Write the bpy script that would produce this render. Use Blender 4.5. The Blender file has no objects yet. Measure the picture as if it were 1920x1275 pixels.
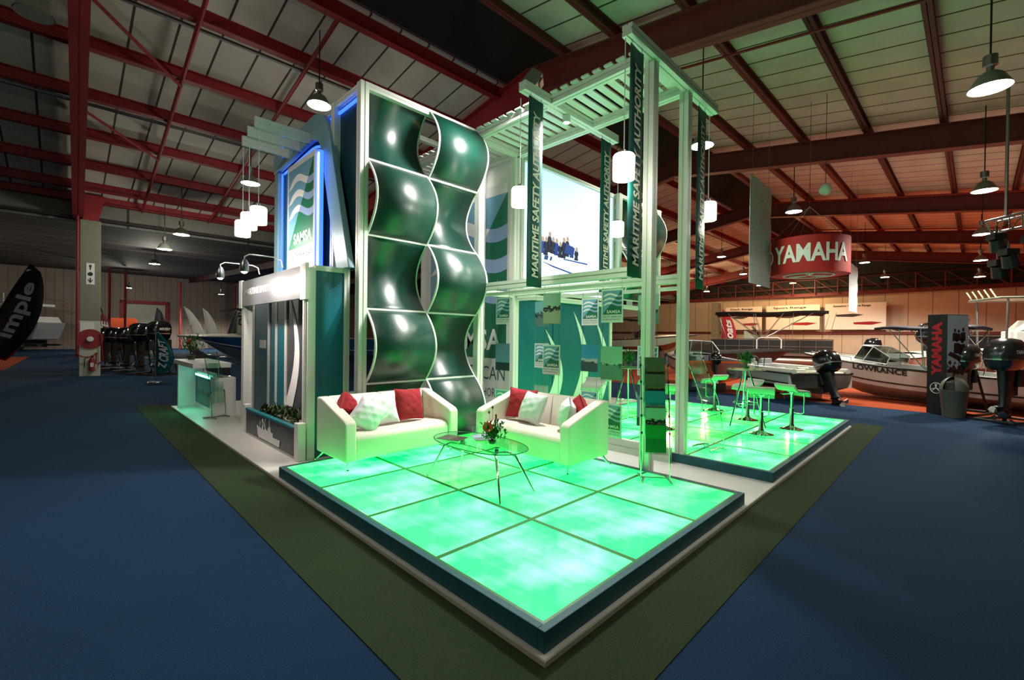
import bpy, math, random
from mathutils import Vector, Matrix
random.seed(7)
PI = math.pi
sc = bpy.context.scene
COL = sc.collection
# ------------------------------------------------------------------ camera, world, exposure
YAW, PITCH, ROLL, FPX = 7.843418e-01, -6.65295188e-03, 1.21819289e-02, 842.172739
CAMP = Vector((-1.86185419, -1.5869342, 1.72196035))
fw = Vector((math.cos(YAW)*math.cos(PITCH), math.sin(YAW)*math.cos(PITCH), math.sin(PITCH)))
rt = Vector((math.sin(YAW), -math.cos(YAW), 0)); up0 = rt.cross(fw)
rr = math.cos(ROLL)*rt + math.sin(ROLL)*up0
uu = -math.sin(ROLL)*rt + math.cos(ROLL)*up0
cd = bpy.data.cameras.new('camera'); cam = bpy.data.objects.new('camera', cd); COL.objects.link(cam)
cam.matrix_world = Matrix(((rr.x, uu.x, -fw.x, CAMP.x), (rr.y, uu.y, -fw.y, CAMP.y), (rr.z, uu.z, -fw.z, CAMP.z), (0, 0, 0, 1)))
cd.sensor_width = 36; cd.lens = FPX*36/1920; cd.clip_end = 300; cd.clip_start = 0.05
sc.camera = cam
w = bpy.data.worlds.new('world'); sc.world = w; w.use_nodes = True
w.node_tree.nodes['Background'].inputs[0].default_value = (.05, .05, .07, 1)
w.node_tree.nodes['Background'].inputs[1].default_value = .2
sc.view_settings.view_transform = 'Standard'; sc.view_settings.look = 'None'
sc.view_settings.exposure = 0.1; sc.view_settings.gamma = 1
sc.cycles.max_bounces = 6; sc.cycles.diffuse_bounces = 3; sc.cycles.glossy_bounces = 3
sc.cycles.transmission_bounces = 6; sc.cycles.transparent_max_bounces = 12
sc.cycles.sample_clamp_indirect = 4; sc.cycles.caustics_reflective = False; sc.cycles.caustics_refractive = False
# light strengths
K_BAY = 130; K_BAYW = 1000; K_PANEL = 5.2; K_PEND = 2.2; K_FLOOD = 700; K_VIDEO = 1.5; K_LED = 2.4

def lamp_light(kind, loc, energy, color, parent=None, aim=None, size=.1, spot=90, blend=.5):
    l = bpy.data.lights.new(kind.lower()+'_light', kind); l.energy = energy; l.color = color
    if kind in ('POINT', 'SPOT'): l.shadow_soft_size = size
    if kind == 'AREA': l.size = size
    if kind == 'SPOT': l.spot_size = math.radians(spot); l.spot_blend = blend
    o = bpy.data.objects.new(l.name, l); COL.objects.link(o); o.location = loc
    if aim is not None: o.rotation_euler = (Vector(aim)-Vector(loc)).to_track_quat('-Z', 'Y').to_euler()
    if parent is not None: o.parent = parent
    return o
# hall axes: one degree off the stand
_hc, _hs = math.cos(math.radians(-1)), math.sin(math.radians(-1))
def H(u, v, z=0):
    return Vector((CAMP.x + u*_hc - v*_hs, CAMP.y + u*_hs + v*_hc, z))

# ------------------------------------------------------------------ materials
MATS = {}
def newmat(name):
    m = bpy.data.materials.new(name); m.use_nodes = True; MATS[name] = m
    return m, m.node_tree, m.node_tree.nodes['Principled BSDF']
def link(nt, a, b): nt.links.new(a, b)
def val(nt, x):
    return x
def math_(nt, op, a, b=None, c=None, clamp=False):
    n = nt.nodes.new('ShaderNodeMath'); n.operation = op; n.use_clamp = clamp
    for i, x in enumerate((a, b, c)):
        if x is None: continue
        if isinstance(x, (int, float)): n.inputs[i].default_value = x
        else: nt.links.new(x, n.inputs[i])
    return n.outputs[0]
def mixc(nt, f, a, b):
    n = nt.nodes.new('ShaderNodeMix'); n.data_type = 'RGBA'
    for s, x in ((n.inputs[0], f), (n.inputs[6], a), (n.inputs[7], b)):
        if isinstance(x, (int, float)): s.default_value = x
        elif isinstance(x, tuple): s.default_value = (*x[:3], 1)
        else: nt.links.new(x, s)
    return n.outputs[2]
def mat(name, col, rough=.6, metal=0, var=.06, scale=12, bump=0, bscale=80, emit=None, es=0, trans=0, ior=1.45, alpha=None, coat=0, spec=None):
    m, nt, b = newmat(name)
    tc = nt.nodes.new('ShaderNodeTexCoord')
    nz = nt.nodes.new('ShaderNodeTexNoise'); nz.inputs['Scale'].default_value = scale; nz.inputs['Detail'].default_value = 3
    link(nt, tc.outputs['Object'], nz.inputs['Vector'])
    d = tuple(max(0, c*(1-var)) for c in col); l = tuple(min(1, c*(1+var)) for c in col)
    c = mixc(nt, nz.outputs[0], d, l); link(nt, c, b.inputs['Base Color'])
    b.inputs['Roughness'].default_value = rough; b.inputs['Metallic'].default_value = metal
    if spec is not None: b.inputs['Specular IOR Level'].default_value = spec
    if bump:
        n2 = nt.nodes.new('ShaderNodeTexNoise'); n2.inputs['Scale'].default_value = bscale; link(nt, tc.outputs['Object'], n2.inputs['Vector'])
        bp = nt.nodes.new('ShaderNodeBump'); bp.inputs['Strength'].default_value = bump; bp.inputs['Distance'].default_value = .02
        link(nt, n2.outputs[0], bp.inputs['Height']); link(nt, bp.outputs[0], b.inputs['Normal'])
    if emit: b.inputs['Emission Color'].default_value = (*emit, 1); b.inputs['Emission Strength'].default_value = es
    if trans: b.inputs['Transmission Weight'].default_value = trans; b.inputs['IOR'].default_value = ior
    if coat: b.inputs['Coat Weight'].default_value = coat
    if alpha is not None: b.inputs['Alpha'].default_value = alpha
    return m
def glassmat(name, tint=(.8, 1, .9), alpha=.25, rough=.03):
    # thin pane: transparent with a glossy coat
    m, nt, b = newmat(name)
    out = nt.nodes['Material Output']
    tr = nt.nodes.new('ShaderNodeBsdfTransparent'); tr.inputs[0].default_value = (*tint, 1)
    gl = nt.nodes.new('ShaderNodeBsdfGlossy'); gl.inputs['Roughness'].default_value = rough
    lw = nt.nodes.new('ShaderNodeLayerWeight'); lw.inputs[0].default_value = .5
    mx = nt.nodes.new('ShaderNodeMixShader'); f = math_(nt, 'MULTIPLY_ADD', math_(nt, 'POWER', lw.outputs['Facing'], 4.0), .55, .04+alpha*.06, clamp=True)
    link(nt, f, mx.inputs[0]); link(nt, tr.outputs[0], mx.inputs[1]); link(nt, gl.outputs[0], mx.inputs[2]); link(nt, mx.outputs[0], out.inputs[0])
    nt.nodes.remove(b)
    return m
def stripes(name, c1, c2, axis, period, width, rough=.8, var=.12, nscale=1.2, bump=0):
    m, nt, b = newmat(name)
    tc = nt.nodes.new('ShaderNodeTexCoord'); sp = nt.nodes.new('ShaderNodeSeparateXYZ'); link(nt, tc.outputs['Object'], sp.inputs[0])
    f = math_(nt, 'FRACT', math_(nt, 'DIVIDE', sp.outputs[axis], period)); g = math_(nt, 'LESS_THAN', f, width/period)
    nz = nt.nodes.new('ShaderNodeTexNoise'); nz.inputs['Scale'].default_value = nscale; nz.inputs['Detail'].default_value = 6; link(nt, tc.outputs['Object'], nz.inputs['Vector'])
    base = mixc(nt, nz.outputs[0], tuple(x*(1-var*2) for x in c1), tuple(x*(1+var) for x in c1))
    link(nt, mixc(nt, g, base, c2), b.inputs['Base Color']); b.inputs['Roughness'].default_value = rough
    return m

M = {}
M['white_alu'] = mat('white_aluminium_extrusion', (.80, .80, .76), .35, 0, .03)
M['slot'] = mat('extrusion_slot', (.12, .13, .12), .7)
M['white_lam'] = mat('white_laminate', (.86, .84, .82), .3, 0, .03, 4)
M['teal'] = mat('teal_laminate', (.0, .14, .19), .42, 0, .05, 3)
M['teal_dk'] = mat('dark_teal_laminate', (.004, .04, .06), .45, 0, .08, 3)
M['wave'] = mat('dark_green_gloss_laminate', (.000, .044, .028), .38, 0, .1, 2, spec=1.0)
M['arch'] = mat('blue_grey_laminate', (.20, .37, .44), .4, 0, .08, 6)
M['grey_lam'] = mat('charcoal_laminate', (.045, .05, .06), .4, 0, .1, 5)
M['rim'] = mat('teal_painted_board', (.010, .10, .13), .6, 0, .15, 40, bump=.1)
M['chrome'] = mat('chrome', (.75, .78, .76), .12, 1, .02)
M['steel'] = mat('dull_steel', (.35, .36, .36), .35, 1, .05)
M['bar'] = mat('green_lit_floor_bar', (.03, .20, .05), .4, 0, .1)  # green base colour stands in for light bleeding from the panels
M['leather'] = mat('cream_leatherette', (.78, .73, .62), .5, 0, .03, 5, bump=.04, bscale=60)
M['red_fab'] = mat('red_velvet_fabric', (.34, .008, .018), .85, 0, .25, 25, bump=.5, bscale=18)
M['white_fab'] = mat('white_cotton_fabric', (.82, .82, .86), .85, 0, .03, 12, bump=.25, bscale=14)
M['concrete'] = mat('concrete', (.22, .22, .17), .9, 0, .2, 4, bump=.2)
M['wht_paint'] = mat('whitewashed_concrete', (.55, .58, .5), .85, 0, .12, 5)
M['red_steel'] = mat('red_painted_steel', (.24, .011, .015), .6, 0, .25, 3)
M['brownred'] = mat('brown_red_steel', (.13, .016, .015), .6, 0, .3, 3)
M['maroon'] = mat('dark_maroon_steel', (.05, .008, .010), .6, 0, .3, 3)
M['black'] = mat('black_metal', (.008, .008, .009), .5, 0, .2)
M['blackgloss'] = mat('black_gloss_paint', (.006, .007, .009), .18, 0, .2, 6, coat=.5)
M['greycowl'] = mat('dark_grey_gloss_paint', (.025, .03, .032), .2, .2, .2, 6, coat=.5)
M['darkroof'] = mat('dark_sheeting', (.012, .014, .013), .9, 0, .4, 1)
M['gel'] = mat('white_gelcoat', (.62, .62, .6), .22, 0, .04, 3, coat=.3)
M['gelgrey'] = mat('grey_gelcoat', (.25, .26, .28), .25, 0, .08, 3, coat=.3)
M['gelgreen'] = mat('pale_green_gelcoat', (.42, .5, .36), .3, 0, .1, 3)
M['navy'] = mat('navy_canvas', (.006, .008, .02), .8, 0, .3, 10)
M['canvas'] = mat('black_canvas', (.01, .009, .009), .85, 0, .4, 10, bump=.3, bscale=8)
M['orange'] = mat('orange_paint', (.7, .08, .01), .4)
M['redboat'] = mat('red_gelcoat', (.3, .01, .012), .3)
M['deckcream'] = mat('cream_deck', (.5, .48, .38), .45)
M['alumhull'] = mat('brushed_aluminium_hull', (.42, .33, .27), .28, .9, .1, 2)
M['wood'] = mat('dark_trim', (.03, .02, .015), .5)
M['blue_hull'] = mat('blue_hull_paint', (.01, .05, .14), .3, 0, .15, 2)
M['rubber'] = mat('black_rubber', (.012, .012, .012), .8)
M['leaf'] = mat('green_leaves', (.02, .11, .015), .55, 0, .5, 30)
M['leafdk'] = mat('dark_leaves', (.03, .06, .012), .6, 0, .5, 30)
M['petal'] = mat('orange_petals', (.75, .09, .01), .6, 0, .2, 30)
M['petalw'] = mat('small_white_blooms', (.7, .72, .55), .6)
M['bud'] = mat('dark_red_buds', (.2, .02, .02), .6)
M['bark'] = mat('rough_driftwood', (.34, .22, .15), .85, 0, .4, 14, bump=.8, bscale=20)
M['glass'] = glassmat('green_tinted_glass', (.80, 1, .9), .3)
M['acryl'] = glassmat('clear_acrylic', (.93, 1, .96), .45, .05)
M['windsh'] = glassmat('smoked_windscreen', (.45, .5, .48), .5)
M['vase'] = glassmat('clear_vase_glass', (.9, .97, .93), .6)
M['banner_g'] = mat('dark_green_banner', (.002, .085, .075), .6, 0, .06, 5)
M['cream_ink'] = mat('cream_lettering', (.72, .74, .6), .6)
M['white_ink'] = mat('white_lettering', (.8, .8, .8), .6)
M['navy_ink'] = mat('slate_lettering', (.03, .07, .09), .6)
M['red_ink'] = mat('red_lettering', (.45, .01, .02), .6)
M['black_ink'] = mat('black_lettering', (.01, .01, .012), .6)
M['yamred'] = mat('red_banner_cloth', (.40, .012, .012), .7, 0, .12, 4)
M['greycloth'] = mat('grey_banner_cloth', (.6, .66, .70), .85, 0, .25, 9, bump=.2)
M['poster'] = mat('white_poster_vinyl', (.82, .78, .68), .5, 0, .08, 1)
M['wallcream'] = stripes('corrugated_cream_wall', (.55, .46, .34), (.25, .19, .13), 1, 1.5, .06)
M['wallgrey'] = stripes('corrugated_grey_wall', (.28, .22, .19), (.13, .10, .09), 0, .6, .04)
M['asb'] = stripes('grey_fibre_cement_wall', (.17, .17, .155), (.03, .02, .02), 0, 4.4, .08, nscale=.6)
M['deck'] = stripes('roof_lining_boards', (.62, .58, .51), (.05, .035, .03), 0, .8, .05, nscale=.9, var=.2)
M['leanroof'] = stripes('dark_lean_to_roof', (.018, .012, .014), (.22, .16, .17), 1, 3.0, .18, nscale=3)
M['door'] = stripes('roller_shutter', (.5, .5, .42), (.36, .36, .30), 2, .12, .015)
M['base'] = mat('pale_vinyl_floor', (.62, .60, .58), .35, 0, .04, 3)
M['basetrim'] = mat('pale_edge_trim', (.55, .50, .44), .5, 0, .1, 20)
M['bulb'] = mat('lamp_diffuser', (.9, .9, .9), .5, emit=(1, 1, .86), es=18)
M['bulbo'] = mat('sodium_lamp_diffuser', (.9, .7, .4), .5, emit=(1, .55, .2), es=14)
M['shade'] = mat('opal_glass_shade', (.9, .88, .8), .4, emit=(1, .92, .78), es=K_PEND)
M['bluled'] = mat('blue_led_strip', (.1, .2, .9), .4, emit=(.03, .12, 1), es=K_LED)
M['cyanled'] = mat('cyan_white_led', (.3, .9, .8), .4, emit=(.25, 1, .75), es=6)
M['spotglass'] = mat('halogen_lamp_glass', (1, 1, .9), .3, emit=(1, .95, .85), es=12)
M['metshade'] = mat('grey_lamp_reflector', (.25, .27, .22), .4, .4)
M['yamdark'] = mat('dark_display_board', (.008, .007, .01), .5)
M['bin'] = mat('olive_grey_plastic', (.10, .11, .09), .5)
M['hose'] = mat('hose_reel_red', (.28, .015, .018), .45)
M['tile_y'] = mat('upholstery_ivory', (.5, .5, .44), .5)
M['paper'] = mat('printed_paper', (.35, .3, .25), .6, 0, .9, 60)
M['screen'] = mat('lit_screen', (.5, .6, .8), .4, emit=(.55, .7, 1), es=2.5)

def carpet(name, c, c2):
    m, nt, b = newmat(name)
    tc = nt.nodes.new('ShaderNodeTexCoord')
    n1 = nt.nodes.new('ShaderNodeTexNoise'); n1.inputs['Scale'].default_value = 140; n1.inputs['Detail'].default_value = 2
    n2 = nt.nodes.new('ShaderNodeTexNoise'); n2.inputs['Scale'].default_value = .9; n2.inputs['Detail'].default_value = 4
    link(nt, tc.outputs['Object'], n1.inputs['Vector']); link(nt, tc.outputs['Object'], n2.inputs['Vector'])
    a = mixc(nt, n2.outputs[0], c, c2)
    g = math_(nt, 'MULTIPLY_ADD', n1.outputs[0], 1.5, .25)
    vm = nt.nodes.new('ShaderNodeVectorMath'); vm.operation = 'SCALE'; link(nt, a, vm.inputs[0]); link(nt, g, vm.inputs['Scale'])
    link(nt, vm.outputs[0], b.inputs['Base Color']); b.inputs['Roughness'].default_value = .95; b.inputs['Specular IOR Level'].default_value = .1
    bp = nt.nodes.new('ShaderNodeBump'); bp.inputs['Strength'].default_value = .4; bp.inputs['Distance'].default_value = .01
    link(nt, n1.outputs[0], bp.inputs['Height']); link(nt, bp.outputs[0], b.inputs['Normal'])
    return m
M['c_blue'] = carpet('blue_carpet', (.009, .028, .066), (.011, .035, .080))
M['c_green'] = carpet('olive_floor', (.024, .038, .018), (.030, .047, .022))
M['c_orange'] = carpet('rust_carpet', (.26, .045, .016), (.32, .060, .022))

def panel_mat(name, ca, cb, es, seed):
    # back-lit glass: uneven tubes seen through the diffuser
    m, nt, b = newmat(name)
    tc = nt.nodes.new('ShaderNodeTexCoord'); mp = nt.nodes.new('ShaderNodeMapping'); link(nt, tc.outputs['Object'], mp.inputs[0])
    mp.inputs['Location'].default_value = (seed*3.1, seed*1.7, 0)
    mp.inputs['Scale'].default_value = (.9, 1.5, 1)
    n1 = nt.nodes.new('ShaderNodeTexNoise'); n1.inputs['Scale'].default_value = 1.3; n1.inputs['Detail'].default_value = 3; n1.inputs['Roughness'].default_value = .45; link(nt, mp.outputs[0], n1.inputs['Vector'])
    mp2 = nt.nodes.new('ShaderNodeMapping'); link(nt, tc.outputs['Object'], mp2.inputs[0]); mp2.inputs['Scale'].default_value = (12, .5, 1)
    n2 = nt.nodes.new('ShaderNodeTexNoise'); n2.inputs['Scale'].default_value = 1.2; n2.inputs['Detail'].default_value = 2; link(nt, mp2.outputs[0], n2.inputs['Vector'])
    f = math_(nt, 'ADD', math_(nt, 'MULTIPLY', n1.outputs[0], 3.8), math_(nt, 'MULTIPLY', n2.outputs[0], .8)); f = math_(nt, 'SUBTRACT', f, 2.02, clamp=True)
    c = mixc(nt, f, ca, cb)
    link(nt, c, b.inputs['Emission Color']); b.inputs['Emission Strength'].default_value = es
    b.inputs['Base Color'].default_value = (.1, .3, .2, 1); b.inputs['Roughness'].default_value = .08
    return m
PM = [panel_mat('backlit_green_glass_%d' % i, a, c, K_PANEL*k, i) for i, (a, c, k) in enumerate([
    ((.0, .31, .045), (.085, .84, .145), 1), ((.0, .35, .05), (.09, .84, .18), 1), ((.0, .30, .016), (.075, .80, .10), 1), ((.0, .35, .045), (.065, .78, .155), 1)])]

def logo_mat():
    m, nt, b = newmat('wave_logo_print')
    tc = nt.nodes.new('ShaderNodeUVMap'); sp = nt.nodes.new('ShaderNodeSeparateXYZ'); link(nt, tc.outputs[0], sp.inputs[0])
    u, v = sp.outputs[0], sp.outputs[1]
    inx = math_(nt, 'MULTIPLY', math_(nt, 'GREATER_THAN', u, .05), math_(nt, 'LESS_THAN', u, .95))
    iny = math_(nt, 'MULTIPLY', math_(nt, 'GREATER_THAN', v, .24), math_(nt, 'LESS_THAN', v, .955))
    field = math_(nt, 'MULTIPLY', inx, iny)
    diag = math_(nt, 'SUBTRACT', v, math_(nt, 'MULTIPLY_ADD', u, .80, .20))     # >0 above the diagonal
    left = math_(nt, 'GREATER_THAN', diag, 0)
    wv = math_(nt, 'MULTIPLY', math_(nt, 'SINE', math_(nt, 'MULTIPLY_ADD', u, 6.6, -.9)), .045)
    slope = math_(nt, 'MULTIPLY', u, .03)
    band = None
    for c in (.80, .665, .53):
        d = math_(nt, 'ABSOLUTE', math_(nt, 'SUBTRACT', math_(nt, 'SUBTRACT', v, math_(nt, 'ADD', wv, slope)), c))
        q = math_(nt, 'LESS_THAN', d, math_(nt, 'MINIMUM', math_(nt, 'MULTIPLY', math_(nt, 'SUBTRACT', u, .05), .22), .030))
        band = q if band is None else math_(nt, 'MAXIMUM', band, q)
    lc = mixc(nt, band, (.15, .34, .47), (.8, .8, .78)); rc = mixc(nt, band, (.004, .13, .07), (.26, .36, .58))
    fld = mixc(nt, left, rc, lc)
    link(nt, mixc(nt, field, (.72, .72, .72), fld), b.inputs['Base Color']); b.inputs['Roughness'].default_value = .45
    return m
M['logo'] = logo_mat()
def photo_mat(name, sky, sea, hz=.42, dark=(.02, .03, .03), blob=.6, seed=0):
    m, nt, b = newmat(name)
    tc = nt.nodes.new('ShaderNodeUVMap'); sp = nt.nodes.new('ShaderNodeSeparateXYZ'); link(nt, tc.outputs[0], sp.inputs[0])
    mp = nt.nodes.new('ShaderNodeMapping'); link(nt, tc.outputs[0], mp.inputs[0]); mp.inputs['Location'].default_value = (seed, seed*2, 0); mp.inputs['Scale'].default_value = (1, 2.2, 1)
    n = nt.nodes.new('ShaderNodeTexNoise'); n.inputs['Scale'].default_value = 5; n.inputs['Detail'].default_value = 6; link(nt, mp.outputs[0], n.inputs['Vector'])
    n3 = nt.nodes.new('ShaderNodeTexNoise'); n3.inputs['Scale'].default_value = 40; link(nt, mp.outputs[0], n3.inputs['Vector'])
    s = mixc(nt, sp.outputs[1], tuple(min(1, x*1.3) for x in sky), sky)
    se = mixc(nt, n3.outputs[0], tuple(x*.55 for x in sea), tuple(min(1, x*1.5) for x in sea))
    c = mixc(nt, math_(nt, 'LESS_THAN', sp.outputs[1], hz), s, se)
    dd = math_(nt, 'ABSOLUTE', math_(nt, 'SUBTRACT', sp.outputs[1], hz))
    k = math_(nt, 'GREATER_THAN', math_(nt, 'SUBTRACT', n.outputs[0], math_(nt, 'MULTIPLY', dd, 1.6)), blob)
    link(nt, mixc(nt, k, c, dark), b.inputs['Base Color']); b.inputs['Roughness'].default_value = .35
    return m
M['ph1'] = photo_mat('harbour_photo_print', (.12, .3, .34), (.06, .14, .12), .45, (.03, .03, .03), .38, 1)
M['ph2'] = photo_mat('boat_deck_photo_print', (.25, .42, .32), (.3, .35, .25), .5, (.02, .02, .02), .40, 3)
M['ph3'] = photo_mat('sailing_photo_print', (.22, .45, .33), (.10, .24, .17), .45, (.03, .06, .05), .50, 5)
M['ph4'] = photo_mat('ship_photo_print', (.02, .2, .3), (.02, .05, .05), .42, (.32, .36, .3), .42, 7)
M['ph5'] = photo_mat('beacon_photo_print', (.1, .2, .3), (.01, .03, .03), .3, (.02, .02, .02), .7, 9)
M['ph6'] = photo_mat('forest_photo_print', (.10, .11, .08), (.06, .05, .04), .5, (.2, .22, .08), .48, 11)
M['ph7'] = photo_mat('grey_action_photo', (.30, .40, .48), (.2, .24, .26), .35, (.01, .012, .015), .42, 13)
M['ph8'] = photo_mat('green_chart_print', (.01, .2, .04), (.01, .15, .03), .5, (.01, .1, .03), .6, 15)

# ------------------------------------------------------------------ mesh builder
FONTC = {}
def font_mesh(s, bold=0, shear=0):
    key = (s, bold, shear)
    if key not in FONTC:
        cu = bpy.data.curves.new('t', 'FONT'); cu.body = s; cu.offset = bold; cu.shear = shear; cu.resolution_u = 3
        o = bpy.data.objects.new('t', cu); COL.objects.link(o)
        dg = bpy.context.evaluated_depsgraph_get(); dg.update(); me = o.evaluated_get(dg).to_mesh()
        vs = [tuple(v.co) for v in me.vertices]; fs = [tuple(p.vertices) for p in me.polygons]
        o.evaluated_get(dg).to_mesh_clear(); bpy.data.objects.remove(o); bpy.data.curves.remove(cu)
        x0 = min(v[0] for v in vs); x1 = max(v[0] for v in vs); y0 = min(v[1] for v in vs); y1 = max(v[1] for v in vs)
        FONTC[key] = ([((x-x0)/(x1-x0), (y-y0)/(y1-y0)) for x, y, _ in vs], fs)
    return FONTC[key]
class MB:
    def __init__(s): s.v = []; s.f = []; s.uv = {}
    def add(s, vs, fs):
        n = len(s.v); s.v += [tuple(v) for v in vs]; s.f += [tuple(i+n for i in f) for f in fs]; return s
    def box(s, x0, y0, z0, x1, y1, z1, mtx=None):
        vs = [Vector((x, y, z)) for z in (z0, z1) for y in (y0, y1) for x in (x0, x1)]
        if mtx is not None: vs = [mtx @ v for v in vs]
        return s.add(vs, [(0, 2, 3, 1), (4, 5, 7, 6), (0, 1, 5, 4), (2, 6, 7, 3), (0, 4, 6, 2), (1, 3, 7, 5)])
    def beam(s, a, b, w, h=None, groove=True, upv=(0, 0, 1)):
        # extruded bar with a slot down every face
        h = h or w; a, b = Vector(a), Vector(b); d = (b-a).normalized(); u = Vector(upv)
        if abs(d.dot(u)) > .9: u = Vector((0, 1, 0))
        r = d.cross(u).normalized(); u = r.cross(d)
        W, Hh = w/2, h/2
        if groove:
            g, e = min(.008, w*.08), min(.012, w*.1)
            prof = [(-W, -Hh), (-g, -Hh), (-g, -Hh+e), (g, -Hh+e), (g, -Hh), (W, -Hh), (W, -g), (W-e, -g), (W-e, g), (W, g), (W, Hh), (g, Hh), (g, Hh-e), (-g, Hh-e), (-g, Hh), (-W, Hh), (-W, g), (-W+e, g), (-W+e, -g), (-W, -g)]
        else: prof = [(-W, -Hh), (W, -Hh), (W, Hh), (-W, Hh)]
        n = len(prof); vs = [p + r*x + u*y for p in (a, b) for x, y in prof]
        fs = [(i, (i+1) % n, n+(i+1) % n, n+i) for i in range(n)] + [tuple(range(n))[::-1], tuple(range(n, 2*n))]
        return s.add(vs, fs)
    def tube(s, pts, r, n=8, closed=False):
        pts = [Vector(p) for p in pts]; m = len(pts); rs = r if isinstance(r, (list, tuple)) else [r]*m
        vs = []; prev = None
        for i, p in enumerate(pts):
            if closed: t = (pts[(i+1) % m]-pts[i-1])
            else: t = pts[min(i+1, m-1)]-pts[max(i-1, 0)]
            t.normalize()
            if prev is None:
                a = Vector((0, 0, 1)) if abs(t.z) < .9 else Vector((1, 0, 0)); a = (a - t*a.dot(t)).normalized()
            else: a = (prev - t*prev.dot(t)).normalized()
            prev = a; c = t.cross(a)
            vs += [p + rs[i]*(math.cos(2*PI*k/n)*a + math.sin(2*PI*k/n)*c) for k in range(n)]
        fs = []
        for i in range(m if closed else m-1):
            j = (i+1) % m
            fs += [(i*n+k, i*n+(k+1) % n, j*n+(k+1) % n, j*n+k) for k in range(n)]
        if not closed: fs += [tuple(range(n))[::-1], tuple(range((m-1)*n, m*n))]
        return s.add(vs, fs)
    def lathe(s, prof, n=24, c=(0, 0, 0), cap=True):
        vs = [(c[0]+r*math.cos(2*PI*k/n), c[1]+r*math.sin(2*PI*k/n), c[2]+z) for r, z in prof for k in range(n)]
        fs = [(i*n+k, i*n+(k+1) % n, (i+1)*n+(k+1) % n, (i+1)*n+k) for i in range(len(prof)-1) for k in range(n)]
        if cap: fs += [tuple(range(n))[::-1], tuple(range((len(prof)-1)*n, len(prof)*n))]
        return s.add(vs, fs)
    def prism(s, poly, o, ax, ay, an):
        # polygon in plane (ax, ay) from o, extruded along an
        o, ax, ay, an = map(Vector, (o, ax, ay, an)); n = len(poly)
        vs = [o+ax*x+ay*y for x, y in poly] + [o+ax*x+ay*y+an for x, y in poly]
        return s.add(vs, [(i, (i+1) % n, n+(i+1) % n, n+i) for i in range(n)] + [tuple(range(n))[::-1], tuple(range(n, 2*n))])
    def quad_uv(s, o, ax, ay, off=0, thick=.004):
        # printed face with uv, plus a thin backing box
        o, ax, ay = map(Vector, (o, ax, ay)); n = ax.cross(ay).normalized()
        k = len(s.f); s.add([o, o+ax, o+ax+ay, o+ay], [(0, 1, 2, 3)]); s.uv[k] = [(0, 0), (1, 0), (1, 1), (0, 1)]
        q = o-n*thick
        k = len(s.f); s.add([q+ax, q, q+ay, q+ax+ay], [(0, 1, 2, 3)]); s.uv[k] = [(0, 0), (1, 0), (1, 1), (0, 1)]
        for a, b in ((o, o+ax), (o+ax, o+ax+ay), (o+ax+ay, o+ay), (o+ay, o)):
            s.add([b, a, a-n*thick, b-n*thick], [(0, 1, 2, 3)])
        return s
    def text(s, t, o, ax, ay, bold=0, shear=0, bend=None):
        # lettering fitted to the box o, o+ax, o+ay
        vs, fs = font_mesh(t, bold, shear); o, ax, ay = map(Vector, (o, ax, ay))
        return s.add([o+ax*x+ay*y for x, y in vs], fs)
    def grid(s, rows, closed=False):
        n = len(rows[0]); m = len(rows)
        vs = [p for r in rows for p in r]
        fs = [(i*n+k, i*n+(k+1) % n, (i+1)*n+(k+1) % n, (i+1)*n+k) for i in range(m-1) for k in range(n if closed else n-1)]
        return s.add(vs, fs)
    def build(s, name, m, parent=None, smooth=False, bevel=0, seg=2, solid=0):
        me = bpy.data.meshes.new(name); me.from_pydata(s.v, [], s.f); me.update()
        if s.uv:
            ul = me.uv_layers.new(name='UVMap')
            for fi, uvs in s.uv.items():
                for li, q in zip(me.polygons[fi].loop_indices, uvs): ul.data[li].uv = q
        me.materials.append(m if not isinstance(m, str) else M[m])
        if smooth:
            for p in me.polygons: p.use_smooth = True
            try: me.set_sharp_from_angle(angle=math.radians(smooth if smooth is not True else 42))
            except Exception: pass
        o = bpy.data.objects.new(name, me); COL.objects.link(o)
        if parent is not None: o.parent = parent
        if solid:
            q = o.modifiers.new('solid', 'SOLIDIFY'); q.thickness = solid; q.offset = 0
        if bevel:
            q = o.modifiers.new('bevel', 'BEVEL'); q.width = bevel; q.segments = seg; q.limit_method = 'ANGLE'
        return o
def tag(o, label=None, cat=None, group=None, kind=None):
    if label: o['label'] = label
    if cat: o['category'] = cat
    if group: o['group'] = group
    if kind: o['kind'] = kind
    return o
def thing(name, label, cat, loc=(0, 0, 0), rot=0, group=None):
    o = bpy.data.objects.new(name, None); COL.objects.link(o); o.empty_display_size = .1
    o.location = loc; o.rotation_euler = rot if isinstance(rot, tuple) else (0, 0, rot)
    return tag(o, label, cat, group)
def copy_tree(o, parent=None):
    c = o.copy(); COL.objects.link(c); c.parent = parent
    for ch in list(o.children): copy_tree(ch, c)
    return c
def struct(o): o['kind'] = 'structure'; return o
NTRIM = [0]
def trim(mb, m):
    NTRIM[0] += 1
    return struct(mb.build('trim_%d' % NTRIM[0], m))

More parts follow.
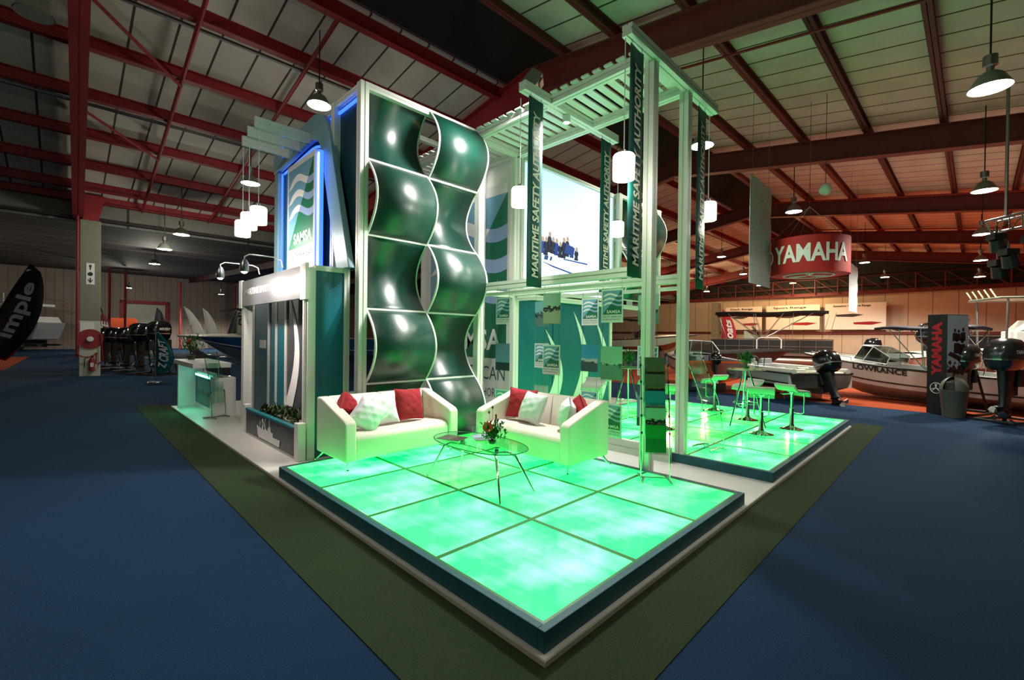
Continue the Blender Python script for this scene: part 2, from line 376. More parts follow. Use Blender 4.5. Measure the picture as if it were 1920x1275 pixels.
# ================================================================== the hall
def zb(v): return 8.42 - .155*abs(v-8.8) if v > 8.8 else 8.42 - .165*(8.8-v)*.9
def slab(mb, pts, t):
    # quad pts thickened downwards by t
    pts = [Vector(p) for p in pts]
    return mb.add(pts + [p-Vector((0, 0, t)) for p in pts], [(0, 1, 2, 3), (7, 6, 5, 4)] + [(i, i+4, (i+1) % 4+4, (i+1) % 4) for i in range(4)])
U0, U1, V0, VW, VB = -18, 49.9, -16, 24, 62
struct(slab(MB(), [H(U0, V0), H(U1, V0), H(U1, VB), H(U0, VB)], .2).build('floor', 'c_blue'))
cp = MB()
for (x0, y0, x1, y1) in ((-.66, -.52, 9.9, -.052), (-.66, -.052, -.052, 11.9)):
    cp.box(x0, y0, .0005, x1, y1, .006)  # thin olive overlay on the floor along two stand edges
tag(cp.build('olive_border', 'c_green'), 'narrow olive green strip of floor around the exhibition stand', 'carpet')
t = MB(); slab(t, [H(14.2, V0, .006), H(U1-.1, V0, .006), H(U1-.1, 14.4, .006), H(15.4, 14.4, .006)], .0055)
tag(t.build('rust_carpet', 'c_orange'), 'rust red carpet under the boats on the right side of the hall', 'carpet')
t = MB(); slab(t, [H(-12, 29.5, .006), H(-2.3, 29.5, .006), H(-2.3, 44, .006), H(-12, 44, .006)], .0055)
tag(t.build('rust_carpet', 'c_orange'), 'rust red carpet patch at the far left behind the flag', 'carpet')
# end wall, side walls, gables
mb = MB(); slab(mb, [H(U1, V0, 0), H(U1+.2, V0, 0), H(U1+.2, VB, 0), H(U1, VB, 0)], -5.9); struct(mb.build('wall_right', 'wallcream'))
mb = MB(); slab(mb, [H(U1+.2, V0, 5.9), H(U1+.4, V0, 5.9), H(U1+.4, VB, 5.9), H(U1+.2, VB, 5.9)], -5.2); struct(mb.build('wall_right_gable', 'darkroof'))
mb = MB(); slab(mb, [H(U0, VB, 0), H(U1, VB, 0), H(U1, VB+.2, 0), H(U0, VB+.2, 0)], -8.2); struct(mb.build('wall_back', 'wallgrey'))
mb = MB(); slab(mb, [H(U0-.2, V0, 0), H(U0, V0, 0), H(U0, VB, 0), H(U0-.2, VB, 0)], -11); struct(mb.build('wall_left', 'wallgrey'))
mb = MB(); slab(mb, [H(U0, V0-.2, 0), H(U1, V0-.2, 0), H(U1, V0, 0), H(U0, V0, 0)], -8); struct(mb.build('wall_near', 'wallgrey'))
# roof lining: two slopes with the closed ridge vent between them
R0, R1 = 7.55, 9.95
mb = MB(); slab(mb, [H(U0, V0, zb(V0)+1.05), H(U1+.3, V0, zb(V0)+1.05), H(U1+.3, R0, zb(R0)+1.05), H(U0, R0, zb(R0)+1.05)], .06); struct(mb.build('ceiling', 'deck'))
mb = MB(); slab(mb, [H(U0, R1, zb(R1)+1.05), H(U1+.3, R1, zb(R1)+1.05), H(U1+.3, VW+.1, zb(VW)+1.05), H(U0, VW+.1, zb(VW)+1.05)], .06); struct(mb.build('ceiling', 'deck'))
mb = MB()
for (va, vb_, za, zc) in ((R0, 8.8, 9.4, 10.6), (8.8, R1, 10.6, 9.4)): slab(mb, [H(U0, va, za), H(U1, va, za), H(U1, vb_, zc), H(U0, vb_, zc)], .05)
struct(mb.build('ceiling_ridge_vent', 'darkroof'))
# lean-to roof beyond the columns
mb = MB(); slab(mb, [H(U0, VW, 6.15), H(U1, VW, 6.15), H(U1, VB, 7.9), H(U0, VB, 7.9)], .08); struct(mb.build('ceiling_lean_to', 'leanroof'))
mb = MB(); slab(mb, [H(U0, VW+.35, 6.0), H(U1, VW+.35, 6.0), H(U1, VW+.5, 6.0), H(U0, VW+.5, 6.0)], -1.6); struct(mb.build('wall_clerestory', 'asb'))
# frames, one every 8.75 m
def Ibeam(mb, a, b, depth, wid, top=None):
    a, b = Vector(a), Vector(b); d = Vector((0, 0, 1)); r = (b-a).cross(d).normalized()*wid/2
    for (o0, o1, hw) in ((0, .03, 1), (depth-.03, depth, 1), (0, depth, .08)):
        vs = [p + r*s*hw + d*o for p in (a, b) for o in (o0, o1) for s in (-1, 1)]
        mb.add(vs, [(0, 1, 3, 2), (4, 6, 7, 5), (0, 4, 5, 1), (2, 3, 7, 6), (0, 2, 6, 4), (1, 5, 7, 3)])
    return mb
for k in range(-1, 6):
    u = 8.75*k + (.3 if k else 0)
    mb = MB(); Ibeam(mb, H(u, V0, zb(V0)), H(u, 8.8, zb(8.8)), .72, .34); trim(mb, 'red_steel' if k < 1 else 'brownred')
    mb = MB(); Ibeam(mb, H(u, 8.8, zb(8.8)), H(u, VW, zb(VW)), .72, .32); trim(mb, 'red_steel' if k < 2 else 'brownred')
    if k: 
        mb = MB(); Ibeam(mb, H(u, VW+.5, 6.0-.35), H(u, VB, 7.4), .5, .25); trim(mb, 'maroon')
# purlins
for v in [R0-.1, 5.95, 4.2, 2.45, .72, -1.0, -2.75, -4.5, -6.3, -8.1, -10]:
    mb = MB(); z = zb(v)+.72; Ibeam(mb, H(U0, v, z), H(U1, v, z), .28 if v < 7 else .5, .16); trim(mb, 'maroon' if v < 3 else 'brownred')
for i, v in enumerate([R1+.1, 12.1, 14.4, 16.6, 18.8, 21, 22.9]):
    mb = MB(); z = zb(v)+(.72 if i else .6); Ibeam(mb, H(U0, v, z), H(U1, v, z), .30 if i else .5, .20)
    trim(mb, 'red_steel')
    if i in (1, 3):
        mb = MB(); mb.tube([H(U0, v+.25, z-.02), H(U1, v+.25, z-.02)], .05, 6); trim(mb, 'steel')
mb = MB(); Ibeam(mb, H(U0, VW+.1, 6.75), H(U1, VW+.1, 6.75), .55, .3); trim(mb, 'red_steel')
# diagonal bracing rods and sag pipes near the ridge
for u in (1.9, 4.2, -4.0):
    mb = MB(); mb.tube([H(u, R1+.1, zb(R1)+.62), H(u, VW, zb(VW)+.62)], .05, 6); trim(mb, 'red_steel')
for u in (10.9, 18.8, 26, 34, 4.2):
    mb = MB(); mb.tube([H(u, V0, zb(V0)+.62), H(u, R0-.1, zb(R0)+.62)], .035, 6); trim(mb, 'red_steel')
for (a, b) in (((1.9, 14.4, 8.1), (0.0, 12.3, 8.5)), ((1.9, 18.8, 7.4), (0.0, 16.8, 7.75))):
    mb = MB(); mb.tube([H(*a), H(*b)], .04, 6); trim(mb, 'red_steel')
# end wall girder in front of the dark gable
for j, (z, r) in enumerate(((5.85, .16), (6.6, .07), (7.35, .07))):
    mb = MB(); Ibeam(mb, H(49.5, V0, z), H(49.5, VB, z), r*2, .2); trim(mb, 'maroon' if j else 'brownred')
mb = MB()
for i in range(24):
    v = -14+i*1.75
    mb.tube([H(49.3, v, 6.0), H(49.3, v, 7.4)], .05, 5); mb.tube([H(49.3, v, 6.0), H(49.3, v+1.75, 7.4)], .03, 5)
trim(mb, 'brownred')
mb = MB(); slab(mb, [H(49.75, V0, 2.35), H(49.89, V0, 2.35), H(49.89, VB, 2.35), H(49.75, VB, 2.35)], -.22); trim(mb, 'brownred')
mb = MB(); slab(mb, [H(49.7, 3, 0.02), H(49.88, 3, 0.02), H(49.88, -14, 0.02), H(49.7, -14, 0.02)], -2.2); trim(mb, 'navy')
mb = MB(); mb.box(-.35, -.35, 0, .35, .35, 5.6); o = mb.build('trim_pier', 'concrete'); o.location = H(49.3, 19.5, 0.01); struct(o); o.name = 'trim_%d' % (NTRIM[0]+1); NTRIM[0] += 1
# doors in the back wall
d1 = MB(); slab(d1, [H(3.5, VB-.12, 0.01), H(6.9, VB-.12, 0.01), H(6.9, VB-.02, 0.01), H(3.5, VB-.02, 0.01)], -4.7); struct(d1.build('door_1', 'door'))
fr = MB()
for (a, b, za, zc) in ((3.15, 3.5, 0.01, 5.1), (6.9, 7.25, 0.01, 5.1), (3.15, 7.25, 4.75, 5.1)): slab(fr, [H(a, VB-.2, za), H(b, VB-.2, za), H(b, VB-.02, za), H(a, VB-.02, za)], -(zc-za))
trim(fr, 'red_steel')
for u in (1.9, 2.9, 7.6, 12.5, -4.5, 21): 
    mb = MB(); mb.tube([H(u, 57 if u > 3 else 50, 0.0), H(u, 57 if u > 3 else 50, 7.0)], .09, 6); trim(mb, 'red_steel')

# concrete columns carrying the frames
def column(u, near):
    t = thing('concrete_column', 'tall concrete column painted white below, with hose reel, at the left' if near else 'concrete column far behind the stand', 'column', H(u, VW, 0), math.radians(-1), None)
    mb = MB(); mb.box(-.3, -.22, 2.15, .3, .22, 6.02); mb.build('shaft', 'concrete', t, bevel=.02)
    mb = MB(); mb.box(-.302, -.222, 0.002, .302, .222, 2.15); mb.build('painted_base', 'wht_paint', t, bevel=.02)
    mb = MB(); mb.prism([(-.22, 6.02), (.22, 6.02), (.42, 7.0), (-.42, 7.0)], (-.0, -.22, 0), (0, 0, 0) if 0 else (1, 0, 0), (0, 0, 1), (0, .44, 0)); mb.build('steel_cap', 'red_steel', t)
    if near:
        mb = MB(); mb.tube([(-.36, -.3, 0.75), (-.36, -.3, 6.3)], .045, 8); mb.build('fire_pipe', 'red_steel', t)
        mb = MB(); mb.quad_uv((-.12, -.235, 3.55), (.24, 0, 0), (0, 0, .82)); pl = mb.build('arrow_sign', 'white_ink', t)
        g = MB(); g.lathe([(.0, 0), (.075, 0), (.075, .004)], 20); o = g.build('sign_symbol', 'black_ink', pl); o.rotation_euler = (PI/2, 0, 0); o.location = (0, -.238, 3.95)
        g = MB(); g.box(-.018, -.242, 3.66, .018, -.238, 3.8); g.prism([(-.07, 3.72), (0, 3.6), (.07, 3.72), (.07, 3.76), (0, 3.66), (-.07, 3.76)], (0, -.242, 0), (1, 0, 0), (0, 0, 1), (0, .004, 0)); g.box(-.018, -.242, 4.12, .018, -.238, 4.26); g.box(-.035, -.242, 4.22, .035, -.238, 4.3); g.build('sign_arrow', 'black_ink', pl)
        mb = MB(); mb.box(-.28, -.234, 1.72, .12, -.224, 2.08); mb.build('paper_notice', 'white_ink', t)
    return t
column(0.35, True)
column(9.05, False)
# hose reel and extinguisher on the column
def onc(dx, dy, z): 
    p = H(.35, VW, 0); return (p.x+dx, p.y+dy, z)
t = thing('hose_reel', 'red round fire hose reel mounted on the white part of the column', 'hose reel', onc(0, -.24, 1.45))
mb = MB(); mb.lathe([(.0, -.07), (.37, -.07), (.38, -.04), (.38, -.0)], 32); o = mb.build('reel_disc', 'hose', t, smooth=True); o.rotation_euler = (PI/2, 0, 0); o.location = (0, -.02, 0)
mb = MB(); mb.lathe([(0, 0), (.1, 0), (.1, .03), (0, .04)], 20); o = mb.build('hub', 'white_ink', t); o.rotation_euler = (PI/2, 0, 0); o.location = (0, -.09, 0)
mb = MB(); mb.tube([(.3, -.06, .2)] + [(.16+.26*math.cos(a), -.12, -.55+.42*math.sin(a)) for a in [x*PI/10-PI*.2 for x in range(-3, 1)][::-1]] + [(-.1+.3*math.cos(a), -.1, -.42+.28*math.sin(a)) for a in [PI+x*PI/8 for x in range(1, 8)][::-1]], .022, 8); mb.build('hose', 'hose', t, smooth=True)
t = thing('fire_extinguisher', 'red fire extinguisher hung low on the column under the hose reel', 'extinguisher', onc(.05, -.33, .22))
mb = MB(); mb.lathe([(.02, 0), (.085, .01), (.085, .42), (.05, .5), (.02, .52)], 20); mb.build('cylinder_body', 'hose', t, smooth=True)
mb = MB(); mb.box(-.05, -.02, .52, .05, .02, .58); mb.tube([(-.05, 0, .55), (-.2, 0, .48), (-.22, 0, .15)], .014, 6); mb.build('nozzle', 'black', t)
mb = MB(); mb.box(-.05, -.09, .16, .05, -.084, .32); mb.build('instruction_label', 'white_ink', t)

# high bay lamps in rows under the roof
def bay(u, v, z, label, warm=False, lit=True, light=True, group=None, k=1.0):
    t = thing('high_bay_lamp', label, 'lamp', H(u, v, z), 0, group)
    mb = MB(); mb.lathe([(.05, .27), (.10, .25), (.16, .2), (.24, .06), (.27, 0), (.265, 0), (.235, .06), (.15, .19)], 20, cap=False); mb.build('shade', 'metshade', t, smooth=True)
    mb = MB(); mb.lathe([(.0, .0), (.25, 0), (.25, .02), (0, .02)], 20, cap=False); mb.build('diffuser', ('bulbo' if warm else 'bulb') if lit else 'metshade', t)
    mb = MB(); mb.lathe([(.0, .52), (.09, .52), (.09, .36), (.05, .34), (.05, .26)], 12, cap=False); mb.build('ballast_housing', 'steel', t)
    mb = MB(); mb.tube([(0, 0, .5), (0, 0, (10.6-abs(v-8.8)-z if 7.6 < v < 9.9 else zb(v)+1.02-z) if v < VW else 6.15+(v-VW)*.046-z)], .015, 6); mb.build('hanger', 'black', t)
    if lit and light and not warm and (u > 9 or 0 < u and v < 6): lamp_light('SPOT', (0, 0, -.12), 700*k*(2.5 if warm else 1), (1, .45, .15) if warm else (1, .93, .78), t, aim=(0, 0, -3), size=.2, spot=155, blend=.4)
    elif lit and light: lamp_light('POINT', (0, 0, -.12), (K_BAYW if warm else K_BAY)*k, (1, .60, .30) if warm else (1, .97, .80), t, size=.2)
    return t
ORD = ['nearest', 'second', 'third', 'fourth', 'fifth', 'sixth', 'seventh']
for i, u in enumerate((10.5, 17.5, 24.5, 32.2, 40.1)):
    bay(u, -.1, 5.8, 'lit high bay lamp, %s from the camera in the row nearest the right edge' % ORD[i], k=.5 if i == 0 else 2.8)
for i, u in enumerate((10.9, 18.8, 26.2, 33.8, 42.4)):
    if i != 2: bay(u, 4.7, 6.42, 'lit high bay lamp, %s from the camera in the second row from the right' % ORD[i], k=.5 if i == 0 else 2.8)
bay(-3.4, 4.7, 6.4, 'added high bay lamp over the aisle to the left of the camera, out of the picture', k=2.5)  # unseen lamp added to whiten the slats and the arch
bay(-9.5, 40, 5.6, 'added high bay lamp lighting the cabin cruiser, out of the picture at the left', k=9)  # unseen lamp placed only to brighten the cruiser
bay(3.4, -.1, 5.8, 'high bay lamp over the aisle to the right of the camera, above the picture', k=.15)
bay(43.6, 9.2, 7.0, 'lit high bay lamp far off below the red ring banner')
bay(30.1, 11.6, 7.1, 'lit high bay lamp showing between the stand post and the grey hanging banner', light=True)
bay(37, 12.6, 6.8, 'smaller lit high bay lamp left of the grey hanging banner', light=False)
bay(46.5, 11.6, 6.9, 'orange glowing high bay lamp below the red ring banner', True)
bay(42.3, 17.6, 6.2, 'orange glowing high bay lamp just right of the far tall post', True)
bay(34.2, 17.2, 6.25, 'orange glowing high bay lamp seen between the two tall posts', True)
bay(45.3, 14, 6.75, 'small lit high bay lamp above the pontoon boat', light=False)
bay(-.56, 11.4, 7.2, 'unlit high bay lamp in the top left corner', lit=False)
bay(4.17, 11.1, 7.25, 'lit high bay lamp above the blue arch of the stand')
bay(3.9, 15.96, 6.45, 'lit high bay lamp seen behind the three left pendant cables')
bay(2.9, 21.6, 5.55, 'bright lit lamp left of the three hanging pendants', k=2)
bay(2.6, 23.6, 5.2, 'small lit lamp just below and left of the bright one', light=False)
bay(3.2, 33.2, 5.7, 'small lit lamp in the dark aisle right of the column', k=3)
bay(3.25, 53, 5.7, 'tiny lit lamp above the roller shutter', k=5)
bay(10.5, 53.5, 5.7, 'tiny lit lamp above the white feather flags', k=5)
# white ball and small orbs hanging from the roof
t = thing('hanging_globe', 'small white globe hanging on a wire under the green-lit roof', 'globe', (13.0, 1.1, 5.9))
mb = MB(); mb.lathe([(.001, -.16), (.08, -.14), (.14, -.07), (.16, 0), (.14, .07), (.08, .14), (.001, .16)], 18); mb.build('ball', 'white_lam', t, smooth=True)
mb = MB(); mb.tube([(0, 0, .16), (0, 0, zb(2.9)+1.02-5.9)], .008, 5); mb.build('wire', 'black', t)

# ================================================================== the stand: floor base and lit platforms
ZB, ZP = .04, .16
mb = MB(); mb.box(-.085, -.085, 0.001, 9.22, 11.25, ZB-.004); o = mb.build('stand_floor', 'basetrim'); tag(o, 'low pale floor base under the whole exhibition stand', 'stand floor')
mb = MB(); mb.box(-.08, -.08, ZB-.004, 9.215, 11.245, ZB); mb.build('floor_covering', 'base', o)

def platform(x0, y0, nx, ny, label, seed, extra=0):
    t = thing('lit_platform', label, 'platform', (x0, y0, ZB))
    wd, wy = nx*1.0, ny*1.006
    hgt = ZP-ZB
    rm = MB(); e = .05
    rm.box(-e, -e, 0, wd+.12-e+.0, 0, hgt); rm.box(-e, wy, 0, wd+.07, wy+e, hgt); rm.box(-e, 0, 0, 0, wy, hgt); rm.box(wd, 0, 0, wd+.07, wy, hgt)
    rm.build('rim', 'rim', t, bevel=.004)
    bs = MB(); bs.box(0, 0, 0, wd, wy, hgt-.03); bs.build('light_box', 'slot', t)
    br = MB()
    for i in range(nx+1): br.box(i*1.0-.019, 0, hgt-.03, i*1.0+.019, wy, hgt-.001)
    for j in range(ny+1): br.box(0, j*1.006-.019, hgt-.03, wd, j*1.006+.019, hgt-.0012)
    br.build('panel_bars', 'bar', t)
    rnd = random.Random(seed)
    for i in range(nx):
        for j in range(ny):
            g = MB(); g.box(.020, .020, 0, .980, .986, .022)
            o = g.build('glass_panel', PM[rnd.choice((0, 1, 1, 2, 3))], t, bevel=.003); o.location = (i, j*1.006, hgt-.025)
            o.rotation_euler = (0, 0, 0)
    return t
platform(0, 0, 3, 4, 'front glowing green glass floor platform under the sofas', 3)
platform(4.11, 0, 5, 4, 'rear right glowing green glass floor platform under the bar stools', 5)

# ---------------------------------------------------------------- wave wall towers
def arc_y(s, amp): return amp*math.sin(PI*s)
def wave_wall(loc, cols, z0, rows, rowh, cw, label, sign0, posts=True, ztop=5.19):
    t = thing('wave_wall', label, 'display wall', loc)
    W = cols*cw
    if posts:
        for x in (0.06, W+.18):
            mb = MB(); mb.beam((x, .06, 0), (x, .06, ztop-loc[2]), .12); mb.build('post', 'white_alu', t)
            mb = MB(); mb.beam((x, .9, 0), (x, .9, ztop-loc[2]), .12); mb.build('post', 'white_alu', t)
        for z in (ztop-loc[2]-.04,):
            mb = MB(); mb.beam((.12, .06, z), (W+.12, .06, z), .08); mb.beam((.06, .12, z), (.06, .84, z), .08); mb.beam((W+.18, .12, z), (W+.18, .84, z), .08); mb.beam((.12, .9, z), (W+.12, .9, z), .08); mb.build('top_rail', 'white_alu', t)
    N = 16; AMP = .28
    for c in range(cols):
        for r in range(rows):
            sg = sign0 * (1 if (c+r) % 2 == 0 else -1)
            x0 = .125+c*cw+.012; x1 = .125+(c+1)*cw-.012
            za = z0+r*rowh; 
            rows_ = []
            for k in range(N+1):
                s = k/N; y = .06+sg*AMP*math.sin(PI*s)**.9 if 0 < k < N else .06; z = za+rowh*s
                rows_.append([(x0, y, z), (x1, y, z)])
            mb = MB(); mb.grid(rows_); mb.build('curved_panel', 'wave', t, smooth=True, solid=.012)
            fr = MB()
            for x in (x0, x1):
                fr.tube([(x, .06+sg*AMP*(math.sin(PI*k/N)**.9 if 0 < k < N else 0), za+rowh*k/N) for k in range(N+1)], .017, 6)
            fr.build('edge_trim', 'white_lam', t, smooth=True)
    rl = MB()
    for r in range(rows+1): rl.beam((.12, .06, z0+r*rowh), (W+.125, .06, z0+r*rowh), .035, groove=False)
    rl.build('cross_rails', 'white_lam', t)
    return t
wave_wall((.985, 4.20, ZB), 2, -.06+.03, 5, 1.038, 1.005, 'tall front wall of curved dark green panels in white frames behind the left sofa', -1*-1)
wave_wall((7.52, 4.20, 2.62), 2, .05, 2, 1.22, .93, 'shorter wall of curved dark green panels up high beyond the lit photo screen', -1)

# side wall of the tower (faces the left), with its blue led strip
t = thing('tower_side_wall', 'dark teal upper side wall of the tower behind the blue arch', 'display wall', (1.03, 4.38, 2.66))
mb = MB(); mb.box(.05, 0, 0, .09, 3.2, 2.45); mb.build('panel', 'teal_dk', t)
mb = MB(); mb.beam((.06, -.04, 2.49), (.06, 3.2, 2.49), .09); mb.build('top_rail', 'white_alu', t)
mb = MB(); mb.box(.02, 0.05, 2.36, .045, 3.0, 2.40); mb.build('led_strip', 'bluled', t)
mb = MB(); mb.beam((.03, 3.24, -2.6), (.03, 3.24, 2.45), .10); mb.build('post', 'white_alu', t)

# the blue-grey arch fin standing off the tower (faces -x)
t = thing('arch_fin', 'blue-grey arch shaped panel with a tall opening above the entrance header', 'arch panel', (1.0, 4.4, 2.66))
def smoothpts(cs, n=6):
    # closed polyline with rounded corners: cs = [(y, z, radius)]
    out = []
    m = len(cs)
    for i in range(m):
        p0, p, p1 = Vector(cs[i-1][:2]), Vector(cs[i][:2]), Vector(cs[(i+1) % m][:2]); r = cs[i][2]
        if r <= 0: out.append(tuple(p)); continue
        a = (p0-p).normalized(); b = (p1-p).normalized(); d = min(r, (p0-p).length*.49, (p1-p).length*.49)
        A = p+a*d; B = p+b*d
        for k in range(n+1):
            s = k/n; q = A*(1-s)**2+p*2*s*(1-s)+B*s*s; out.append(tuple(q))
    return out
# outline in (y, z): single polygon running round the outside then back round the inside
outer = smoothpts([(0.05, 0, 0), (.95, 2.50, .55), (3.10, 2.40, .12), (3.14, 1.92, 0)], 8)[:]
path = [(0.02, 0)]
def q3(a, b, c, n=8): return [tuple(Vector(a)*(1-s)**2+Vector(b)*2*s*(1-s)+Vector(c)*s*s) for s in [k/n for k in range(n+1)]]
path += [(.60, 1.75)] + q3((.68, 2.02), (.88, 2.58), (1.45, 2.54)) + [(3.06, 2.40), (3.20, 2.36), (3.20, 2.06), (3.10, 2.06)]
path += q3((1.62, 2.17), (1.10, 2.20), (1.02, 1.90)) + [(.42, 0)]
mb = MB(); mb.prism(path, (-.06, 0, 0), (0, 1, 0), (0, 0, 1), (.09, 0, 0)); mb.build('arch_board', 'arch', t, bevel=.01)
mb = MB(); pts = [(-.005, y, z-.05) for y, z in [(3.1, 2.08)] + q3((1.64, 2.17), (1.16, 2.18), (1.10, 1.88)) ]
mb.tube([(.05, y, z) for _, y, z in pts], .02, 6); mb.build('led_strip', 'bluled', t)
mb = MB(); mb.box(.05, 1.0, 0, .075, 3.1, 2.0); mb.build('recess_panel', 'teal', t)
mb = MB(); mb.box(-.06, 2.94, 0, .06, 3.14, 2.04); mb.build('left_pillar', 'arch', t, bevel=.01)
mb = MB(); mb.box(-.02, 2.85, .05, -.0, 2.88, 2.0); mb.build('led_strip', 'bluled', t)

def samsa_board(t, o, ax, ay, name='sign_face', n_off=.003, txt=True):
    # logo panel filling ax x ay: print, then lettering
    o, ax, ay = map(Vector, (o, ax, ay)); n = ax.cross(ay).normalized()
    mb = MB(); mb.quad_uv(o, ax, ay, thick=.012); f = mb.build(name, 'logo', t)
    if txt:
        q = o+n*n_off
        mb = MB(); mb.text('SAMSA', q+ax*.26+ay*.275, ax*.64, ay*.095, bold=.02); mb.build('lettering', 'white_ink', f)
        mb = MB(); mb.text('SOUTH AFRICAN', q+ax*.06+ay*.145, ax*.88, ay*.06); mb.text('MARITIME SAFETY AUTHORITY', q+ax*.06+ay*.07, ax*.88, ay*.038); mb.build('small_lettering', 'navy_ink', f)
    return f
t = thing('logo_sign', 'upright wave logo sign standing inside the blue arch', 'sign', (.84, 5.33, 2.66))
mb = MB(); mb.box(0.0, 0, 0, .10, 1.17, 1.88); mb.build('sign_box', 'white_lam', t)
samsa_board(t, (-.014, 1.17, .02), (0, -1.17, 0), (0, 0, 1.84))
mb = MB(); mb.box(.02, -.055, .05, .09, -.02, 1.85); mb.build('led_strip', 'cyanled' if 0 else 'bluled', t)
mb = MB(); mb.box(.0, -.075, .05, .018, -.055, 1.8); mb.build('bright_led_edge', 'spotglass' if 0 else mat('blue_white_led', (.5, .6, 1), .4, emit=(.35, .5, 1), es=5), t)

# three slats through the arch with the three pendants
for i, (y, xl) in enumerate(((6.82, .22), (6.32, .17), (5.84, .14))):
    z = 4.86+.02*(2-i)
    t = thing('timber_slat', ('white grooved slat jutting out of the arch, ' + ('farthest left', 'middle one', 'topmost')[i]), 'slat', (xl, y, z))
    mb = MB(); mb.beam((0, 0, 0), (.80, 0, 0), .05, .16); mb.build('board', 'white_alu', t)
    mb = MB(); mb.box(0, -.03, -.10, .80, .03, -.085); mb.build('acrylic_underside', 'acryl', t)
def pendant(loc, ztop, label, group=None, r=.115, h=.25):
    t = thing('pendant_lamp', label, 'pendant lamp', loc, 0, group)
    mb = MB(); mb.lathe([(r*.96, 0), (r, .02), (r, h-.02), (r*.9, h), (.02, h+.005)], 24, cap=False); mb.build('shade', 'shade', t, smooth=True)
    mb = MB(); mb.tube([(0, 0, h), (0, 0, ztop-loc[2])], .006, 6); mb.build('cable', 'white_ink', t)
    mb = MB(); mb.lathe([(.0, h+.05), (.03, h+.05), (.035, h), (0, h)], 12, cap=False); mb.build('cap', 'steel', t)
    lamp_light('POINT', (0, 0, -.10), 26, (1, .93, .82), t, size=.09)
    return t
pendant((.24, 6.82, 3.33), 4.80, 'lit white cylinder pendant, lowest and leftmost of the three by the arch')
pendant((.2, 6.32, 3.36), 4.78, 'lit white cylinder pendant, middle of the three by the arch')
pendant((.2, 5.84, 3.36), 4.8, 'lit white cylinder pendant, right-hand one of the three by the arch')

# ---------------------------------------------------------------- entrance header, niche and planter
t = thing('entrance_frame', 'white framed entrance bay with teal side and dark header at the left of the stand', 'display frame', (.46, 4.58, ZB))
mb = MB(); mb.box(0, .005, 0, .10, .20, 2.58); mb.box(-.012, .06, 0, 0, .07, 2.2); mb.box(-.008, .12, 0, 0, .125, 2.2); mb.build('post', 'white_alu', t, bevel=.004)
mb = MB(); mb.beam((.06, 3.04, 0), (.06, 3.04, 2.58), .14); mb.build('post', 'white_alu', t)
mb = MB(); mb.beam((.54, .05, 0), (.54, .05, 2.62), .08); mb.build('post', 'white_alu', t)
mb = MB(); mb.box(.10, .03, 0, .50, .07, 2.56); mb.build('side_panel', 'teal', t)
mb = MB(); mb.beam((.10, .05, 2.59), (.50, .05, 2.59), .07); mb.build('side_top_rail', 'white_alu', t)
mb = MB(); mb.box(-.03, .16, 2.17, .0, 3.12, 2.62); hd = mb.build('header_board', 'grey_lam', t, bevel=.004)
mb = MB(); mb.box(-.045, -.02, 2.15, .0, .18, 2.64); mb.build('header_end_cap', 'white_alu', t, bevel=.004)
mb = MB(); mb.box(-.045, 3.0, 2.14, .0, 3.16, 2.64); mb.build('header_end_cap', 'white_alu', t, bevel=.004)
mb = MB(); mb.text('MARITIME SAFETY AUTHORITY', (-.034, 2.80, 2.36), (0, -2.42, 0), (0, 0, .11), bold=.01); mb.build('header_lettering', 'white_ink', hd)
mb = MB(); mb.box(.10, .1, 2.6, .50, 3.1, 2.62); mb.build('roof_panel', 'white_lam', t)
t = thing('niche_back_wall', 'teal and charcoal panelled back wall of the entrance bay with a white sail', 'display wall', (1.02, 4.80, ZB))
for i, (y0, y1, m) in enumerate(((0.42, 1.30, 'grey_lam'), (1.30, 2.26, 'grey_lam'), (2.26, 3.22, 'teal'), (3.22, 4.2, 'teal'))):
    mb = MB(); mb.box(0, y0+.03, 0, .03, y1-.03, 2.55); mb.build('wall_panel', m, t)
for y in (.42, 2.26, 3.22, 4.2):
    mb = MB(); mb.beam((.0, y, 0), (.0, y, 2.6), .06); mb.build('post', 'white_alu', t)
def sail_poly(w, h, x0=0, z0=0, n=18):
    # curved crescent sail: tip at the top, wide foot
    a = []; b = []
    for k in range(n+1):
        s = k/n
        cx = .60*w*math.sin(PI*min(1, s*.92+.05)) + w*.15*(1-s)
        wd = w*.50*(1-s)**.8
        a.append((x0+cx-wd*.5+w*.18*s, z0+h*s)); b.append((x0+cx+wd*.5+w*.18*s, z0+h*s))
    return a + b[::-1]
mb = MB(); mb.prism([(-x, z) for x, z in sail_poly(.75, 2.0, 0, .40)], (-.012, 2.30, 0), (0, 1, 0), (0, 0, 1), (.008, 0, 0)); mb.build('white_sail', 'white_ink', t)
mb = MB(); mb.box(-.02, 3.42, 1.40, -.005, 3.78, 1.56); mb.build('name_plate', 'white_ink', t)
t = thing('planter_box', 'low charcoal planter box with a white ship silhouette below the entrance bay', 'planter', (.385, 4.70, ZB))
mb = MB(); mb.box(-.03, 0, 0, .0, 2.28, .42); mb.box(.50, .1, 0, .52, 2.28, .36); mb.box(0, 0, 0, .07, .02, .36); mb.box(.18, .09, 0, .5, .11, .36); mb.box(0, 2.26, 0, .5, 2.28, .36); mb.box(.18, .11, .18, .5, 2.26, .24); mb.box(0, .02, .18, .07, 2.26, .24); mb.build('box', 'grey_lam', t)
mb = MB(); mb.box(-.045, 0, .40, .03, 2.28, .43); mb.build('top_edge', 'teal', t)
mb = MB(); mb.box(-.05, -.14, 0, .05, 0, .50); mb.build('end_block', 'white_lam', t, bevel=.004)
mb = MB(); mb.box(-.05, 2.28, 0, .05, 2.40, .48); mb.build('end_block', 'white_lam', t, bevel=.004)
